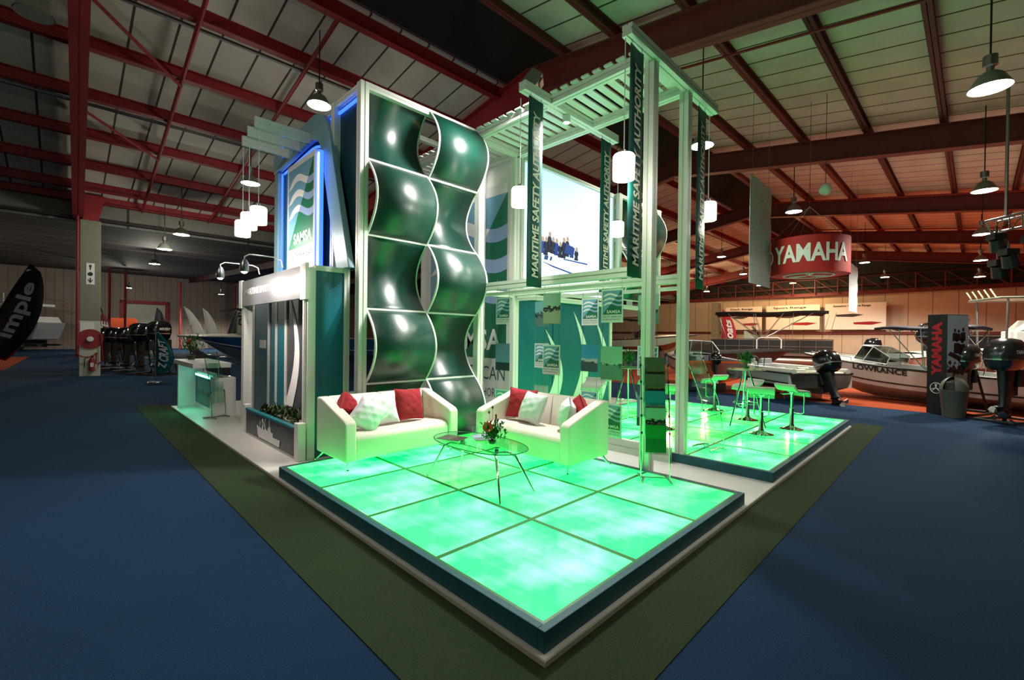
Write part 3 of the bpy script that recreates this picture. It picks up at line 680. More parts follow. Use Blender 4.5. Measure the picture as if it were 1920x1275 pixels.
mb = MB(); mb.box(-.036, 0, 0.0, -.03, 2.28, .035); mb.build('kick_trim', 'steel', t)
ship = [(0, .17), (.06, .15), (.22, .15), (.23, .2), (.27, .2), (.27, .15), (.33, .14), (.345, .16), (.36, .30), (.37, .16), (.385, .16), (.45, .13), (.48, .20), (.52, .20), (.525, .30), (.54, .30), (.55, .22), (.58, .22), (.59, .15), (.66, .15), (.68, .09), (.95, .10), (.93, .0), (.08, .0), (.03, .06)]
mb = MB(); mb.prism([(-x*1.12, z*1.05+.05) for x, z in ship][::-1], (-.034, 1.66, 0), (0, 1, 0), (0, 0, 1), (-.003, 0, 0))
for xx, zt in ((.13, .33), (.24, .36), (.36, .40), (.54, .42)): mb.box(-.037, 1.66-xx*1.12-.006, .15, -.034, 1.66-xx*1.12+.006, zt*.95)
mb.tube([(-.036, 1.66-.24*1.12, .36), (-.036, 1.66-.42*1.12, .17)], .003, 4); mb.tube([(-.036, 1.66-.24*1.12, .36), (-.036, 1.66-.10*1.12, .2)], .003, 4)
mb.build('ship_silhouette', 'white_ink', t)
def leafclump(n, sx, sy, sz, L=.16, seed=0, wid=.025):
    r = random.Random(seed); mb = MB()
    for _ in range(n):
        x, y = r.gauss(0, sx), r.gauss(0, sy); a = r.uniform(0, 2*PI); e = r.uniform(.3, 1.4); l = L*r.uniform(.5, 1.2); z = r.uniform(0, sz)
        d = Vector((math.cos(a)*math.cos(e), math.sin(a)*math.cos(e), math.sin(e))); s = Vector((-math.sin(a), math.cos(a), 0))*wid*r.uniform(.6, 1.3)
        p = Vector((x, y, z)); m = p+d*l*.5+Vector((0, 0, .01)); q = p+d*l-Vector((0, 0, l*.15))
        mb.add([p, m+s, q, m-s], [(0, 1, 2, 3)])
    return mb
def plant(loc, label, sx, sy, seed, m='leafdk', n=220, sz=.06, L=.14, cat='plant', group=None):
    o = leafclump(n, sx, sy, sz, L, seed).build('leafy_plant', m); o.location = loc
    return tag(o, label, cat, group)
plant((.66, 6.45, .30), 'bushy green plant at the left end of the planter box', .09, .22, 1, n=420, sz=.12, L=.17)
plant((.70, 5.75, .30), 'grassy plant in the middle of the planter behind the driftwood', .07, .2, 2, n=420, sz=.13, L=.17)
plant((.72, 5.25, .30), 'spreading green plant at the right end of the planter', .07, .2, 3, n=420, sz=.14, L=.2)
def rock(loc, s, label, seed):
    r = random.Random(seed); rows = []
    for i in range(9):
        th = PI*i/8; rows.append([(s[0]*math.sin(th)*math.cos(a)*(1+r.uniform(-.16, .16)), s[1]*math.sin(th)*math.sin(a)*(1+r.uniform(-.1, .1)), s[2]*math.cos(th)) for a in [2*PI*k/12 for k in range(12)]])
    mb = MB(); mb.grid(rows, True); o = mb.build('driftwood', 'bark', smooth=60); o.location = loc; tag(o, label, 'driftwood')
rock((.62, 5.72, .34), (.09, .26, .12), 'rough brown driftwood piece, left one in the planter', 1)
rock((.62, 5.16, .33), (.09, .26, .15), 'larger rough brown driftwood piece near the right end of the planter', 2)
# arm spotlights over the header
def arm_lamp(y, x, label):
    t = thing('arm_spotlight', label, 'spotlight', (.42, y, 2.70))
    mb = MB(); mb.tube([(0, 0, 0), (-.02, 0, .10), (-.1, 0, .13), (x+.06, 0, .13), (x, 0, .09), (x, 0, .03)], .009, 6); mb.build('arm', 'white_lam', t, smooth=True)
    mb = MB(); mb.lathe([(.0, .05), (.03, .05), (.055, 0), (.06, -.10), (.05, -.12)], 14, (x, 0, 0), cap=False); mb.build('lamp_head', 'steel', t, smooth=True)
    mb = MB(); mb.lathe([(.0, -.145), (.03, -.135), (.045, -.10)], 12, (x, 0, 0), cap=False); mb.build('bulb', 'spotglass', t)
    lamp_light('SPOT', (x, 0, -.15), 150, (1, .86, .76), t, aim=(x+.62, -.1, -.45), size=.05, spot=140, blend=.8)
    return t
arm_lamp(6.55, -.55, 'small arm spotlight reaching out over the left end of the header')
arm_lamp(5.45, -.50, 'larger arm spotlight in front of the middle of the header')

# ---------------------------------------------------------------- canopy on posts
t = thing('slatted_canopy', 'tall white post and beam canopy with slatted roof over the stand', 'canopy', (0, 0, ZB))
ZT = 5.13-ZB
for (x, y) in ((3.17, 1.10), (4.13, 1.10)):
    mb = MB(); mb.beam((x, y, 0), (x, y, ZT+.06), .125); mb.build('post', 'white_alu', t)
mb = MB(); mb.beam((4.13, 4.36, 0), (4.13, 4.36, ZT), .14); mb.build('post', 'white_alu', t)
mb = MB(); mb.beam((3.27, 4.36, 0), (3.27, 4.36, ZT), .09); mb.build('post', 'white_alu', t)
mb = MB(); mb.beam((2.53, 1.06, ZT), (5.0, 1.06, ZT), .125); mb.build('cross_beam', 'white_alu', t)
mb = MB(); mb.beam((2.53, 2.66, ZT), (4.86, 2.66, ZT), .125); mb.build('cross_beam', 'white_alu', t)
mb = MB(); mb.beam((3.12, 4.30, ZT), (4.19, 4.30, ZT), .12); mb.build('cross_beam', 'white_alu', t)
for x in (3.13, 4.15):
    mb = MB(); mb.beam((x, 1.12, ZT), (x, 7.6, ZT), .12); mb.build('long_beam', 'white_alu', t)
for i in range(36):
    y = 1.22+i*.178
    mb = MB(); mb.box(3.02, y, ZT+.062, 4.26, y+.115, ZT+.085); mb.build('roof_slat', 'white_lam', t)
for x, yb in ((3.15, 4.28), (4.13, 4.28)):
    mb = MB(); mb.beam((x, 1.16, 2.55-ZB), (x, yb, 2.55-ZB), .12); mb.beam((x, 1.16, 2.42-ZB), (x, yb, 2.42-ZB), .05); mb.build('middle_rail', 'white_alu', t)
mb = MB(); mb.beam((3.99, 1.18, .10), (3.99, 4.26, .10), .08, .2); mb.build('floor_rail', 'white_alu', t)
mb = MB(); mb.beam((4.2, 4.34, 2.50-ZB), (9.6, 4.34, 2.50-ZB), .10); mb.build('rear_rail', 'white_alu', t)
mb = MB(); mb.beam((3.33, 4.36, 2.50-ZB), (4.08, 4.36, 2.50-ZB), .10); mb.build('rear_rail', 'white_alu', t)

# vertical text banners on the canopy
def vbanner(x, y, z0, z1, wd, label):
    t = thing('text_banner', label, 'banner', (x, y, z0), 0)
    h = z1-z0
    rows = [[(0+i*wd/4, .006*math.sin(i*1.3+k*.35), k*h/12) for i in range(5)] for k in range(13)]
    mb = MB(); mb.grid(rows); mb.build('cloth', 'banner_g', t, smooth=True, solid=.004)
    mb = MB(); mb.text('MARITIME SAFETY AUTHORITY', (wd*.74, -.016, h*.05), (0, 0, h*.88), (-wd*.46, 0, 0), bold=.03, shear=.12); mb.build('lettering', 'cream_ink', t)
    mb = MB(); 
    for q in (.04, wd-.04): mb.tube([(q, 0, h-.02), (q, 0, h+.06)], .004, 5)
    mb.build('hanging_wires', 'steel', t)
vbanner(2.60, 1.06, 2.42, 5.02, .30, 'dark green lettered banner hanging in front of the nearer tall post')
vbanner(4.43, 1.06, 2.44, 5.00, .28, 'dark green lettered banner on the right, beyond the far tall post')
vbanner(2.62, 2.62, 2.42, 5.02, .30, 'dark green lettered banner left of the lit photo screen')
vbanner(4.36, 2.62, 2.42, 5.00, .30, 'dark green lettered banner over the right part of the lit photo screen')
pendant((2.50, 1.06, 3.47), 5.02, 'large lit white pendant beside the nearer tall post', h=.27, r=.12)
pendant((4.84, 1.06, 3.47), 5.02, 'lit white pendant in front of the rightmost green banner', h=.26)
pendant((2.60, 2.75, 3.53), 5.02, 'lit white pendant left of the lit photo screen')
pendant((5.05, 2.72, 3.52), 5.02, 'lit white pendant at the lower right corner of the lit photo screen')

# flood lights on the canopy
def flood(loc, aim, label, e, spot=110):
    t = thing('flood_light', label, 'flood light', loc)
    d = (Vector(aim)-Vector(loc)).normalized(); q = d.to_track_quat('-Z', 'Y').to_matrix().to_4x4()
    mb = MB(); mb.box(-.12, -.09, -.02, .12, .09, .10, q); mb.box(-.09, -.12, .0, .09, -.09, .08, q)
    for k in range(5): mb.box(-.10+k*.045, -.08, .10, -.085+k*.045, .08, .13, q)
    for (x0, y0, x1, y1) in ((-.13, -.10, -.12, .10), (.12, -.10, .13, .10), (-.12, -.10, .12, -.09), (-.12, .09, .12, .10)): mb.box(x0, y0, -.14, x1, y1, .02, q)
    mb.build('housing', 'steel', t)
    mb = MB(); mb.box(-.10, -.07, -.03, .10, .07, -.021, q); mb.build('lamp_glass', 'spotglass', t)
    mb = MB(); mb.tube([(0, 0, -.02), (.02, .02, -.12), (0, 0, -.20)], .012, 6); mb.build('bracket', 'steel', t)
    lamp_light('SPOT', tuple(d*.16), e, (1, .95, .90), t, aim=tuple(d*2), size=.3, spot=spot, blend=.6)
flood((2.95, 2.84, 5.42), (1.9, 4.2, 3.0), 'grey flood light clamped on the left end of the slatted canopy', K_FLOOD, 115)
t = thing('added_sofa_light', 'small round added downlight brightening the sofas, under the second cross beam of the canopy', 'downlight', (3.50, 2.66, 4.98))  # added fixture, put in to brighten the sofas from above
mb = MB(); mb.lathe([(.0, .08), (.06, .08), (.06, -.02), (.05, -.02), (.045, .03), (0, .03)], 20, cap=False); mb.build('can', 'white_lam', t, smooth=True)
mb = MB(); mb.lathe([(0, .02), (.044, .02)], 20, cap=False); mb.build('lamp_glass', 'spotglass', t)
lamp_light('SPOT', (0, 0, -.03), K_FLOOD*1.3, (1, .95, .90), t, aim=(-2.0, .15, -4.3), size=.12, spot=92, blend=.7)
flood((3.6, 4.75, 5.40), (3.4, 6.2, 3.6), 'small flood light over the large wall logo', K_FLOOD*.25, 120)

# large logo wall and the teal wall with sails and the lit photo screen
t = thing('logo_wall', 'large wave logo wall seen past the right edge of the curved panels', 'display wall', (4.12, 4.46, ZB))
mb = MB(); mb.box(.012, 0, 0, .05, 3.0, 5.0); mb.build('wall_board', 'white_lam', t)
samsa_board(t, (0, 2.72, .19), (0, -2.78, 0), (0, 0, 4.45), 'logo_print')
for y in (.7,):
    mb = MB(); mb.beam((-.06, y, 0), (-.06, y, 5.0), .06); mb.build('post', 'white_alu', t)
t = thing('sail_wall', 'teal lower wall with tall white sails behind the right sofa', 'display wall', (4.22, 4.36, ZB))
for i in range(3):
    mb = MB(); mb.box(.03+i*1.05, 0, .0, 1.05+i*1.05, .03, 2.44); mb.build('wall_panel', 'teal', t)
for i, x0 in enumerate((.62, 1.55, 2.38)):
    mb = MB(); mb.prism(sail_poly(.85, (1.75, 2.15, 2.0)[i], 0, .0), (x0, -.012, .1), (1, 0, 0), (0, 0, 1), (0, .010, 0)); mb.build('white_sail', 'white_ink', t)
for x in (3.22,):
    mb = MB(); mb.beam((x, .02, 0), (x, .02, 2.44), .08); mb.build('post', 'white_alu', t)
def screen_mat():
    m, nt, b = newmat('lit_photo_print')
    tc = nt.nodes.new('ShaderNodeUVMap'); sp = nt.nodes.new('ShaderNodeSeparateXYZ'); link(nt, tc.outputs[0], sp.inputs[0])
    c = mixc(nt, math_(nt, 'POWER', sp.outputs[1], .8), (.66, .76, .86), (.34, .56, .74))
    sea = math_(nt, 'MULTIPLY', math_(nt, 'LESS_THAN', sp.outputs[1], .30), math_(nt, 'GREATER_THAN', sp.outputs[0], .48))
    c = mixc(nt, sea, c, (.02, .10, .38)); c = mixc(nt, math_(nt, 'LESS_THAN', sp.outputs[1], .20), c, (.60, .72, .85))
    link(nt, c, b.inputs['Emission Color']); b.inputs['Emission Strength'].default_value = K_VIDEO; b.inputs['Base Color'].default_value = (.5, .6, .7, 1)
    return m
t = thing('photo_screen', 'large lit photo of a crewed rigid inflatable boat above the teal wall', 'screen', (4.26, 4.34, 2.60))
mb = MB(); mb.quad_uv((.08, -.01, .06), (3.05, 0, 0), (0, 0, 2.40), thick=.03); f = mb.build('lit_picture', screen_mat(), t)
fr = MB(); fr.beam((0.04, 0, 0), (.04, 0, 2.56), .07); fr.beam((3.18, 0, 0), (3.18, 0, 2.56), .07); fr.beam((.08, 0, 2.52), (3.14, 0, 2.52), .08); fr.beam((.08, 0, .02), (3.14, 0, .02), .07); fr.build('frame', 'white_alu', t)
em = lambda n, c, e: mat(n, c, .4, emit=c, es=e)
e_w, e_n, e_s, e_b = em('printed_boat_white', (.85, .9, 1), K_VIDEO), em('printed_navy', (.02, .05, .22), K_VIDEO*.6), em('printed_skin', (.4, .25, .2), K_VIDEO*.6), em('printed_black', (.02, .025, .05), K_VIDEO*.5)
ZK = 1.1; ZO = .16
def zz_(p): return [(x, z*ZK+ZO) for x, z in p]
bt = MB(); bt.prism(zz_([(.45, .50), (.9, .44), (1.6, .36), (2.3, .44), (2.75, .60), (2.9, .72), (2.6, .66), (2.0, .58), (1.2, .62), (.6, .68), (.45, .66)]), (.05, -.014, -.05), (1, 0, 0), (0, 0, 1), (0, -.001, 0)); bt.build('printed_boat', e_w, f)
bt = MB()
for x0, z0, x1, z1 in ((.62, .52, .74, .60), (.80, .52, .86, .60)): bt.prism(zz_([(x0, z0), (x1, z0), (x1+.03, z1), (x0+.03, z1)]), (.05, -.016, -.05), (1, 0, 0), (0, 0, 1), (0, -.001, 0))
bt.prism(zz_([(1.25, .585), (2.1, .575), (2.1, .60), (1.25, .61)]), (.05, -.016, -.05), (1, 0, 0), (0, 0, 1), (0, -.001, 0))
bt.prism(zz_([(.45, .50), (.9, .44), (1.6, .36), (2.3, .44), (2.75, .60), (2.3, .42), (1.6, .33), (.9, .41)]), (.05, -.016, -.05), (1, 0, 0), (0, 0, 1), (0, -.001, 0)); bt.build('printed_stripes', e_n, f)
r = random.Random(4)
for i, x in enumerate((.50, .62, .73, .84, .95, 1.06, 1.18, 1.30, 1.42, 1.58, 1.74)):
    z = .70+r.uniform(-.03, .05)+ZO*.6; h = r.uniform(.30, .44)*(1 if i < 9 else .7); dk = i % 4 != 1
    q = MB(); q.prism([(-.08, 0), (.07, 0), (.05, h*.3), (.08, h*.55), (.05, h*.8), (-.04, h*.8), (-.08, h*.5), (-.05, h*.3)], (x, -.018, z), (1, 0, 0), (0, 0, 1), (0, -.001, 0)); q = q.build('printed_person', e_b if dk else e_n, f)
    sk = MB(); sk.prism([(.045*math.cos(a_), .055*math.sin(a_)) for a_ in [k*PI/5 for k in range(10)]], (x+.01, -.020, z+h*.9), (1, 0, 0), (0, 0, 1), (0, -.001, 0))
    if f.parent: sk.build('printed_face', e_s, f)
q = MB(); q.prism([(1.32, .86), (1.62, .80), (1.68, 1.0), (1.38, 1.06)], (.0, -.022, .05), (1, 0, 0), (0, 0, 1), (0, -.001, 0)); q.build('printed_console', e_n, f)

# hanging poster cards in two rows of three by three
def card(x, y, z, kind, label):
    t = thing('hanging_card', label, 'poster', (x, y, z))
    W, Hh = .32, .43
    if kind == 'logo': samsa_board(t, (0, W/2, -Hh/2), (0, -W, 0), (0, 0, Hh), 'card_face')
    else:
        mb = MB(); mb.quad_uv((0, W/2, -Hh/2), (0, -W, 0), (0, 0, Hh), thick=.008); mb.build('card_face', kind, t)
    mb = MB(); mb.box(-.004, -W/2-.012, Hh/2, .012, W/2+.012, Hh/2+.014); mb.build('clip_bar', 'acryl', t)
    mb = MB(); mb.box(-.004, -W/2-.012, -Hh/2-.014, .012, W/2+.012, -Hh/2); mb.build('clip_bar', 'acryl', t)
    mb = MB(); mb.tube([(.004, W/2-.02, Hh/2), (.004, W/2-.02, Hh/2+(.3 if z > 2 else .32))], .003, 5); mb.tube([(.004, -W/2+.02, Hh/2), (.004, -W/2+.02, Hh/2+(.3 if z > 2 else .32))], .003, 5); mb.build('wires', 'steel', t)
ROWN = ('top', 'middle', 'bottom'); CLN = ('right-hand', 'centre', 'left-hand')
KF = {(0, 0): 'logo', (0, 1): 'ph2', (0, 2): 'logo', (1, 0): 'ph3', (1, 1): 'logo', (1, 2): 'ph5', (2, 0): 'logo', (2, 1): 'ph1', (2, 2): 'logo'}
KB = {(0, 0): 'ph3', (0, 1): 'logo', (0, 2): 'ph1', (1, 0): 'logo', (1, 1): 'ph4', (1, 2): 'logo', (2, 0): 'ph5', (2, 1): 'logo', (2, 2): 'ph2'}
for X, K, nm in ((3.15, KF, 'nearer'), (4.10, KB, 'farther')):
    for c, y in enumerate((1.60, 2.61, 3.63)):
        for r_, z in enumerate((2.14, 1.40, .66)):
            k = K[(r_, c)]
            card(X, y, z, k, '%s card hanging in the %s row of the %s column of the %s screen' % ('wave logo' if k == 'logo' else 'sea photo', ROWN[r_], CLN[c], nm))

# ---------------------------------------------------------------- sofas and pillows
def rbox(x0, y0, z0, x1, y1, z1, name, m, t, b=.03): 
    mb = MB(); mb.box(x0, y0, z0, x1, y1, z1); return mb.build(name, m, t, bevel=b, seg=3, smooth=True)
def sofa(loc, rot, label):
    t = thing('sofa', label, 'sofa', loc, rot)
    W, D = 1.60, .80
    prof = [(0, .12), (D, .12), (D, .79), (D-.13, .79), (.06, .595), (.02, .575), (0, .54)]
    for x in (0, W-.14):
        mb = MB(); mb.prism(prof, (x, 0, 0), (0, 1, 0), (0, 0, 1), (.14, 0, 0)); mb.build('arm', 'leather', t, bevel=.022, seg=3, smooth=True)
    mb = MB(); mb.prism([(D-.20, .30), (D-.17, .30), (D, .30), (D, .79), (D-.12, .79), (D-.13, .775)], (.14, 0, 0), (0, 1, 0), (0, 0, 1), ((W-.28)/2-.002, 0, 0)); mb.build('backrest', 'leather', t, bevel=.02, seg=3, smooth=True)
    mb = MB(); mb.prism([(D-.20, .30), (D-.17, .30), (D, .30), (D, .79), (D-.12, .79), (D-.13, .775)], (W/2+.002, 0, 0), (0, 1, 0), (0, 0, 1), ((W-.28)/2-.002, 0, 0)); mb.build('backrest', 'leather', t, bevel=.02, seg=3, smooth=True)
    mb = MB(); mb.prism([(.02, .12), (D-.16, .12), (D-.16, .40), (.14, .425), (.06, .41), (.02, .36)], (.143, 0, 0), (0, 1, 0), (0, 0, 1), (W-.286, 0, 0)); mb.build('seat', 'leather', t, bevel=.025, seg=3, smooth=True)
    for (x, y, dx, dy) in ((.07, .07, 0, 0), (W-.07, .07, 0, 0), (.08, D-.06, -.10, .06), (W-.08, D-.06, .10, .06)):
        mb = MB(); mb.tube([(x, y, .125), (x+dx*.8, y+dy*.8, .025)], [.024, .011], 12)
        mb.lathe([(.0, 0), (.016, .002), (.018, .012), (.012, .024), (0, .026)], 10, (x+dx, y+dy, 0)); mb.build('leg', 'chrome', t, smooth=True)
    return t
sofa((.38, 3.27, ZP), 0, 'cream two-seat sofa on the left with its back to the curved green panels')
sofa((2.13, 3.08, ZP), -PI/2, 'cream two-seat sofa on the right with its back to the hanging cards')
def pillow(loc, rot, s, label, m, seed, group=None):
    r = random.Random(seed); N = 14; mb = MB()
    ph = [r.uniform(0, 6) for _ in range(4)]
    def pt(i, j, sg):
        u, v = -1+2*i/N, -1+2*j/N
        e = (1-abs(u)**2.6)*(1-abs(v)**2.6); th = .105*max(0, e)**.5
        k = 1-.07*(1-abs(u)**2)*(abs(v)**3) ; k2 = 1-.07*(1-abs(v)**2)*(abs(u)**3)
        wr = .006*math.sin(u*9+ph[0]+v*3)*math.sin(v*7+ph[1]) + .004*math.sin(u*5-v*13+ph[2])
        return (u*s/2*k2, sg*(th+wr*(e > .02)), v*s/2*k)
    for sg in (1, -1): mb.grid([[pt(i, j, sg) for i in range(N+1)] for j in range(N+1)])
    o = mb.build('pillow', m, smooth=80); o.location = loc; o.rotation_euler = rot
    q = o.modifiers.new('w', 'WELD'); q.merge_threshold = .002
    q = o.modifiers.new('s', 'SUBSURF'); q.levels = 1; q.render_levels = 1
    return tag(o, label, 'pillow', group)
R_ = math.radians
pillow((1.46, 3.68, .80), (R_(-16), R_(3), R_(4)), .43, 'red velvet pillow at the right end of the left sofa', 'red_fab', 1)
pillow((1.04, 3.66, .78), (R_(-20), R_(-5), R_(-6)), .42, 'white cotton pillow upright in the middle of the left sofa', 'white_fab', 2)
pillow((.77, 3.50, .75), (R_(-24), R_(34), R_(-30)), .38, 'white cotton pillow leaning towards the left arm of the left sofa', 'white_fab', 3)
pillow((.62, 3.74, .84), (R_(-12), R_(40), R_(30)), .30, 'red velvet pillow tucked into the left corner of the left sofa', 'red_fab', 4)
pillow((2.66, 2.72, .80), (R_(-16), R_(4), R_(-68)), .42, 'red velvet pillow at the far end of the right sofa', 'red_fab', 5)
pillow((2.58, 2.44, .78), (R_(-22), R_(4), R_(-96)), .42, 'creased white cotton pillow beside the red one on the right sofa', 'white_fab', 6)
pillow((2.52, 1.82, .77), (R_(-12), R_(8), R_(-140)), .38, 'pale white pillow leaning at the near arm of the right sofa', 'white_fab', 7)
pillow((2.68, 1.76, .82), (R_(-6), R_(42), R_(-120)), .30, 'red velvet pillow in the near corner of the right sofa', 'red_fab', 8)

# ---------------------------------------------------------------- coffee table
t = thing('coffee_table', 'oval glass coffee table with four splayed chrome legs between the sofas', 'coffee table', (1.27, 2.02, ZP))
def superell(a, b, n=48, p=2.3): return [(a*abs(math.cos(q))**(2/p)*(1 if math.cos(q) >= 0 else -1), b*abs(math.sin(q))**(2/p)*(1 if math.sin(q) >= 0 else -1)) for q in [2*PI*k/n for k in range(n)]]
mb = MB(); mb.prism(superell(.335, .62), (0, 0, .435), (1, 0, 0), (0, 1, 0), (0, 0, .012)); mb.build('glass_top', 'glass', t, bevel=.003)
ed = MB(); ed.tube([(x, y, .441) for x, y in superell(.335, .62)], .0055, 6, closed=True); ed.build('green_glass_edge', mat('glass_edge_green', (.01, .12, .06), .1, 0, .1), t, smooth=True)
for sx in (-1, 1):
    for sy in (-1, 1):
        mb = MB(); mb.tube([(sx*.03, sy*.28, .375), (sx*.09, sy*.36, .385), (sx*.13, sy*.42, .35), (sx*.235, sy*.585, 0.008)], [.014, .017, .017, .008], 12); mb.lathe([(0, 0), (.012, 0), (.012, .012), (0, .014)], 10, (sx*.237, sy*.588, 0)); mb.build('leg', 'chrome', t, smooth=True)
for sy in (-1, 1):
    mb = MB(); mb.lathe([(.03, .36), (.034, .375), (.022, .39), (.022, .425), (.034, .434)], 16, (0, sy*.28, 0)); mb.tube([(-.06, sy*.28, .375), (.06, sy*.28, .375)], .014, 8); mb.build('glass_support', 'chrome', t, smooth=True)
mb = MB(); mb.tube([(0, -.28, .37), (0, .28, .37)], .011, 8); mb.build('cross_bar', 'chrome', t)
def magazine(loc, rz, label, wd=.21, ln=.28, th=.006, m='ph7'):
    t = thing('magazine', label, 'magazine', loc, rz)
    mb = MB(); mb.box(0, 0, 0, wd, ln, th); mb.build('pages', 'paper', t)
    mb = MB(); mb.quad_uv((0, 0, th+.001), (wd, 0, 0), (0, ln, 0), thick=.0008); mb.build('cover', m, t)
magazine((1.10, 2.16, ZP+.448), .3, 'open magazine with dark pictures nearest the left end of the glass table', m='ph6')
magazine((1.26, 2.06, ZP+.4485), -.5, 'magazine lying across the other one on the glass table', m='ph7')
def gerbera(loc, name='gerbera', face=(-.7, -.7, .35), R=.05, par=None):
    mb = MB(); d = Vector(face).normalized(); q = d.to_track_quat('Z', 'Y').to_matrix()
    for k in range(16):
        a = 2*PI*k/16; c, s_ = math.cos(a), math.sin(a)
        pts = [Vector((.3*R*c-.16*R*s_, .3*R*s_+.16*R*c, .004)), Vector((R*c-.16*R*s_, R*s_+.16*R*c, .002)), Vector((1.08*R*c, 1.08*R*s_, 0)), Vector((R*c+.16*R*s_, R*s_-.16*R*c, .002)), Vector((.3*R*c+.16*R*s_, .3*R*s_-.16*R*c, .004))]
        mb.add([Vector(loc)+q @ p for p in pts], [(0, 1, 2, 3, 4)])
    o = mb.build(name, 'petal', par)
    mb = MB(); mb.add([Vector(loc)+q @ Vector((.32*R*math.cos(2*PI*k/12), .32*R*math.sin(2*PI*k/12), .006)) for k in range(12)], [tuple(range(12))]); mb.build('flower_centre', 'bud', o)
    return o
def bouquet(loc, label, sc_=1.0, vase_h=.12, seed=1, lm='leaf', buds=True, fl=((-.05, -.03, .23),)):
    t = thing('flower_vase', label, 'flowers', loc)
    mb = MB(); mb.lathe([(.03*sc_, 0), (.045*sc_, .01), (.05*sc_, vase_h*.6), (.035*sc_, vase_h)], 20, cap=False); mb.build('vase', 'vase', t, smooth=True)
    mb = MB(); mb.lathe([(0, .004), (.03*sc_, .004), (.042*sc_, vase_h*.5), (0, vase_h*.5)], 16, cap=False)
    r = random.Random(seed)
    for _ in range(9): 
        a = r.uniform(0, 6.28); mb.tube([(0, 0, .02), (.02*math.cos(a), .02*math.sin(a), vase_h), (.07*sc_*math.cos(a), .07*sc_*math.sin(a), vase_h+.10*sc_)], .0025, 4)
    mb.build('stems', 'leafdk', t)
    lf = leafclump(190, .045*sc_, .045*sc_, .15*sc_, .085*sc_, seed, .014); o = lf.build('foliage', lm, t); o.location = (0, 0, vase_h-.03)
    for p in fl: gerbera(p, par=t)
    if buds:
        for (x, y, z) in ((-.03, .02, .33), (.05, 0, .29), (-.0, .0, .38), (.07, .02, .26)):
            mb = MB(); mb.lathe([(.001, -.016), (.011, -.006), (.010, .006), (.004, .016)], 8, (x*sc_, y, z*sc_)); mb.tube([(x*sc_, y, z*sc_-.01), (x*.4, y*.4, .14)], .002, 4); mb.build('flower_bud', 'bud', t)
        mb = MB()
        for _ in range(14):
            x, y, z = r.gauss(0, .05)*sc_, r.gauss(0, .05)*sc_, vase_h+r.uniform(.0, .13)*sc_; mb.lathe([(0.001, -.006), (.008, 0), (.001, .006)], 6, (x, y, z))
        mb.build('small_blooms', 'petalw', t)
    return t
bouquet((1.30, 1.84, ZP+.448), 'low glass vase with an orange gerbera and green leaves on the coffee table', 1.0, .075, 3, fl=((-.085, -.02, .19),))
t = thing('drinking_glass', 'empty clear tumbler on the coffee table behind the magazines', 'glass', (1.46, 2.30, ZP+.448))
mb = MB(); mb.lathe([(.0, .004), (.03, .004), (.034, .1), (.032, .1), (.028, .008)], 20, cap=False); mb.build('tumbler', 'vase', t, smooth=True)

# ---------------------------------------------------------------- bar stools and high tables
def make_stool():
    t = thing('bar_stool', '', 'bar stool', (0, 0, 0))
    rows = []
    prof = [(-.19, .115), (-.175, .075), (-.14, .035), (-.09, .012), (0, 0), (.10, 0), (.165, -.012), (.195, -.05), (.205, -.10)]
    for y in (-.19, -.185, .185, .19): rows.append([(x, y, .0+z) for x, z in prof])
    mb = MB(); mb.grid(rows); o = mb.build('seat', 'tile_y', t, smooth=60, solid=.035); o.location = (0, 0, .68)
    mb = MB(); mb.lathe([(.0, .66), (.05, .655), (.03, .62), (.024, .6), (.024, .38), (.034, .37), (.034, .10), (.045, .06), (.09, .032), (.16, .014), (.195, .004), (.195, 0)], 28); mb.build('column_and_base', 'chrome', t, smooth=True)
    mb = MB(); mb.tube([(.02, -.10, .655), (.14, -.11, .64), (.155, -.11, .56), (.15, -.11, .30), (.15, -.05, .27), (.15, .05, .27), (.15, .11, .30), (.155, .11, .56), (.14, .11, .64), (.02, .10, .655)], .0105, 8); mb.build('footrest', 'chrome', t, smooth=True)
    mb = MB(); mb.tube([(0, .04, .62), (-.04, .14, .60), (-.05, .19, .61)], .006, 6); mb.build('height_lever', 'chrome', t)
    return t
proto = make_stool()
STOOLS = [((6.36, .74), 15, 'nearest one, seat seen sideways'), ((7.24, .50), -25, 'rightmost, nearest the right corner of the platform'), ((7.62, 1.34), 150, 'behind the right-hand bar table'),
          ((8.34, 2.24), 60, 'just right of the far tall post, behind'), ((5.3, 3.35), 200, 'against the left white sail'), ((6.15, 3.75), 160, 'against the right white sail'), ((5.55, 2.05), 30, 'just left of the nearer tall post'), ((7.0, 3.05), 80, 'seen between the two tall posts')]
for i, ((x, y), a, lb) in enumerate(STOOLS):
    o = proto if i == 0 else copy_tree(proto)
    o.location = (x, y, ZP); o.rotation_euler = (0, 0, R_(a)); o['label'] = 'ivory and chrome bar stool, ' + lb; o['group'] = 'bar stools on the glowing platform'; o['category'] = 'bar stool'
def high_table(x, y, label, top='glass'):
    t = thing('high_table', label, 'bar table', (x, y, ZP))
    mb = MB(); mb.lathe([(0, 1.02), (.31, 1.02), (.31, 1.032), (0, 1.032)], 36, cap=False); mb.build('table_top', top, t)
    mb = MB(); mb.tube([(.31*math.cos(k*PI/18), .31*math.sin(k*PI/18), 1.026) for k in range(36)], .006, 5, closed=True); mb.build('top_edge', 'steel', t)
    for k in range(3):
        a = 2*PI*k/3+.5; c, s_ = math.cos(a), math.sin(a)
        mb = MB(); mb.tube([(.05*c, .05*s_, 1.018), (.33*c, .33*s_, 0.005)], .014, 8); mb.build('leg', 'chrome', t, smooth=True)
    mb = MB(); mb.tube([(.21*math.cos(k*PI/9), .21*math.sin(k*PI/9), .42) for k in range(18)], .008, 6, closed=True); mb.build('brace_ring', 'chrome', t, smooth=True)
    return t
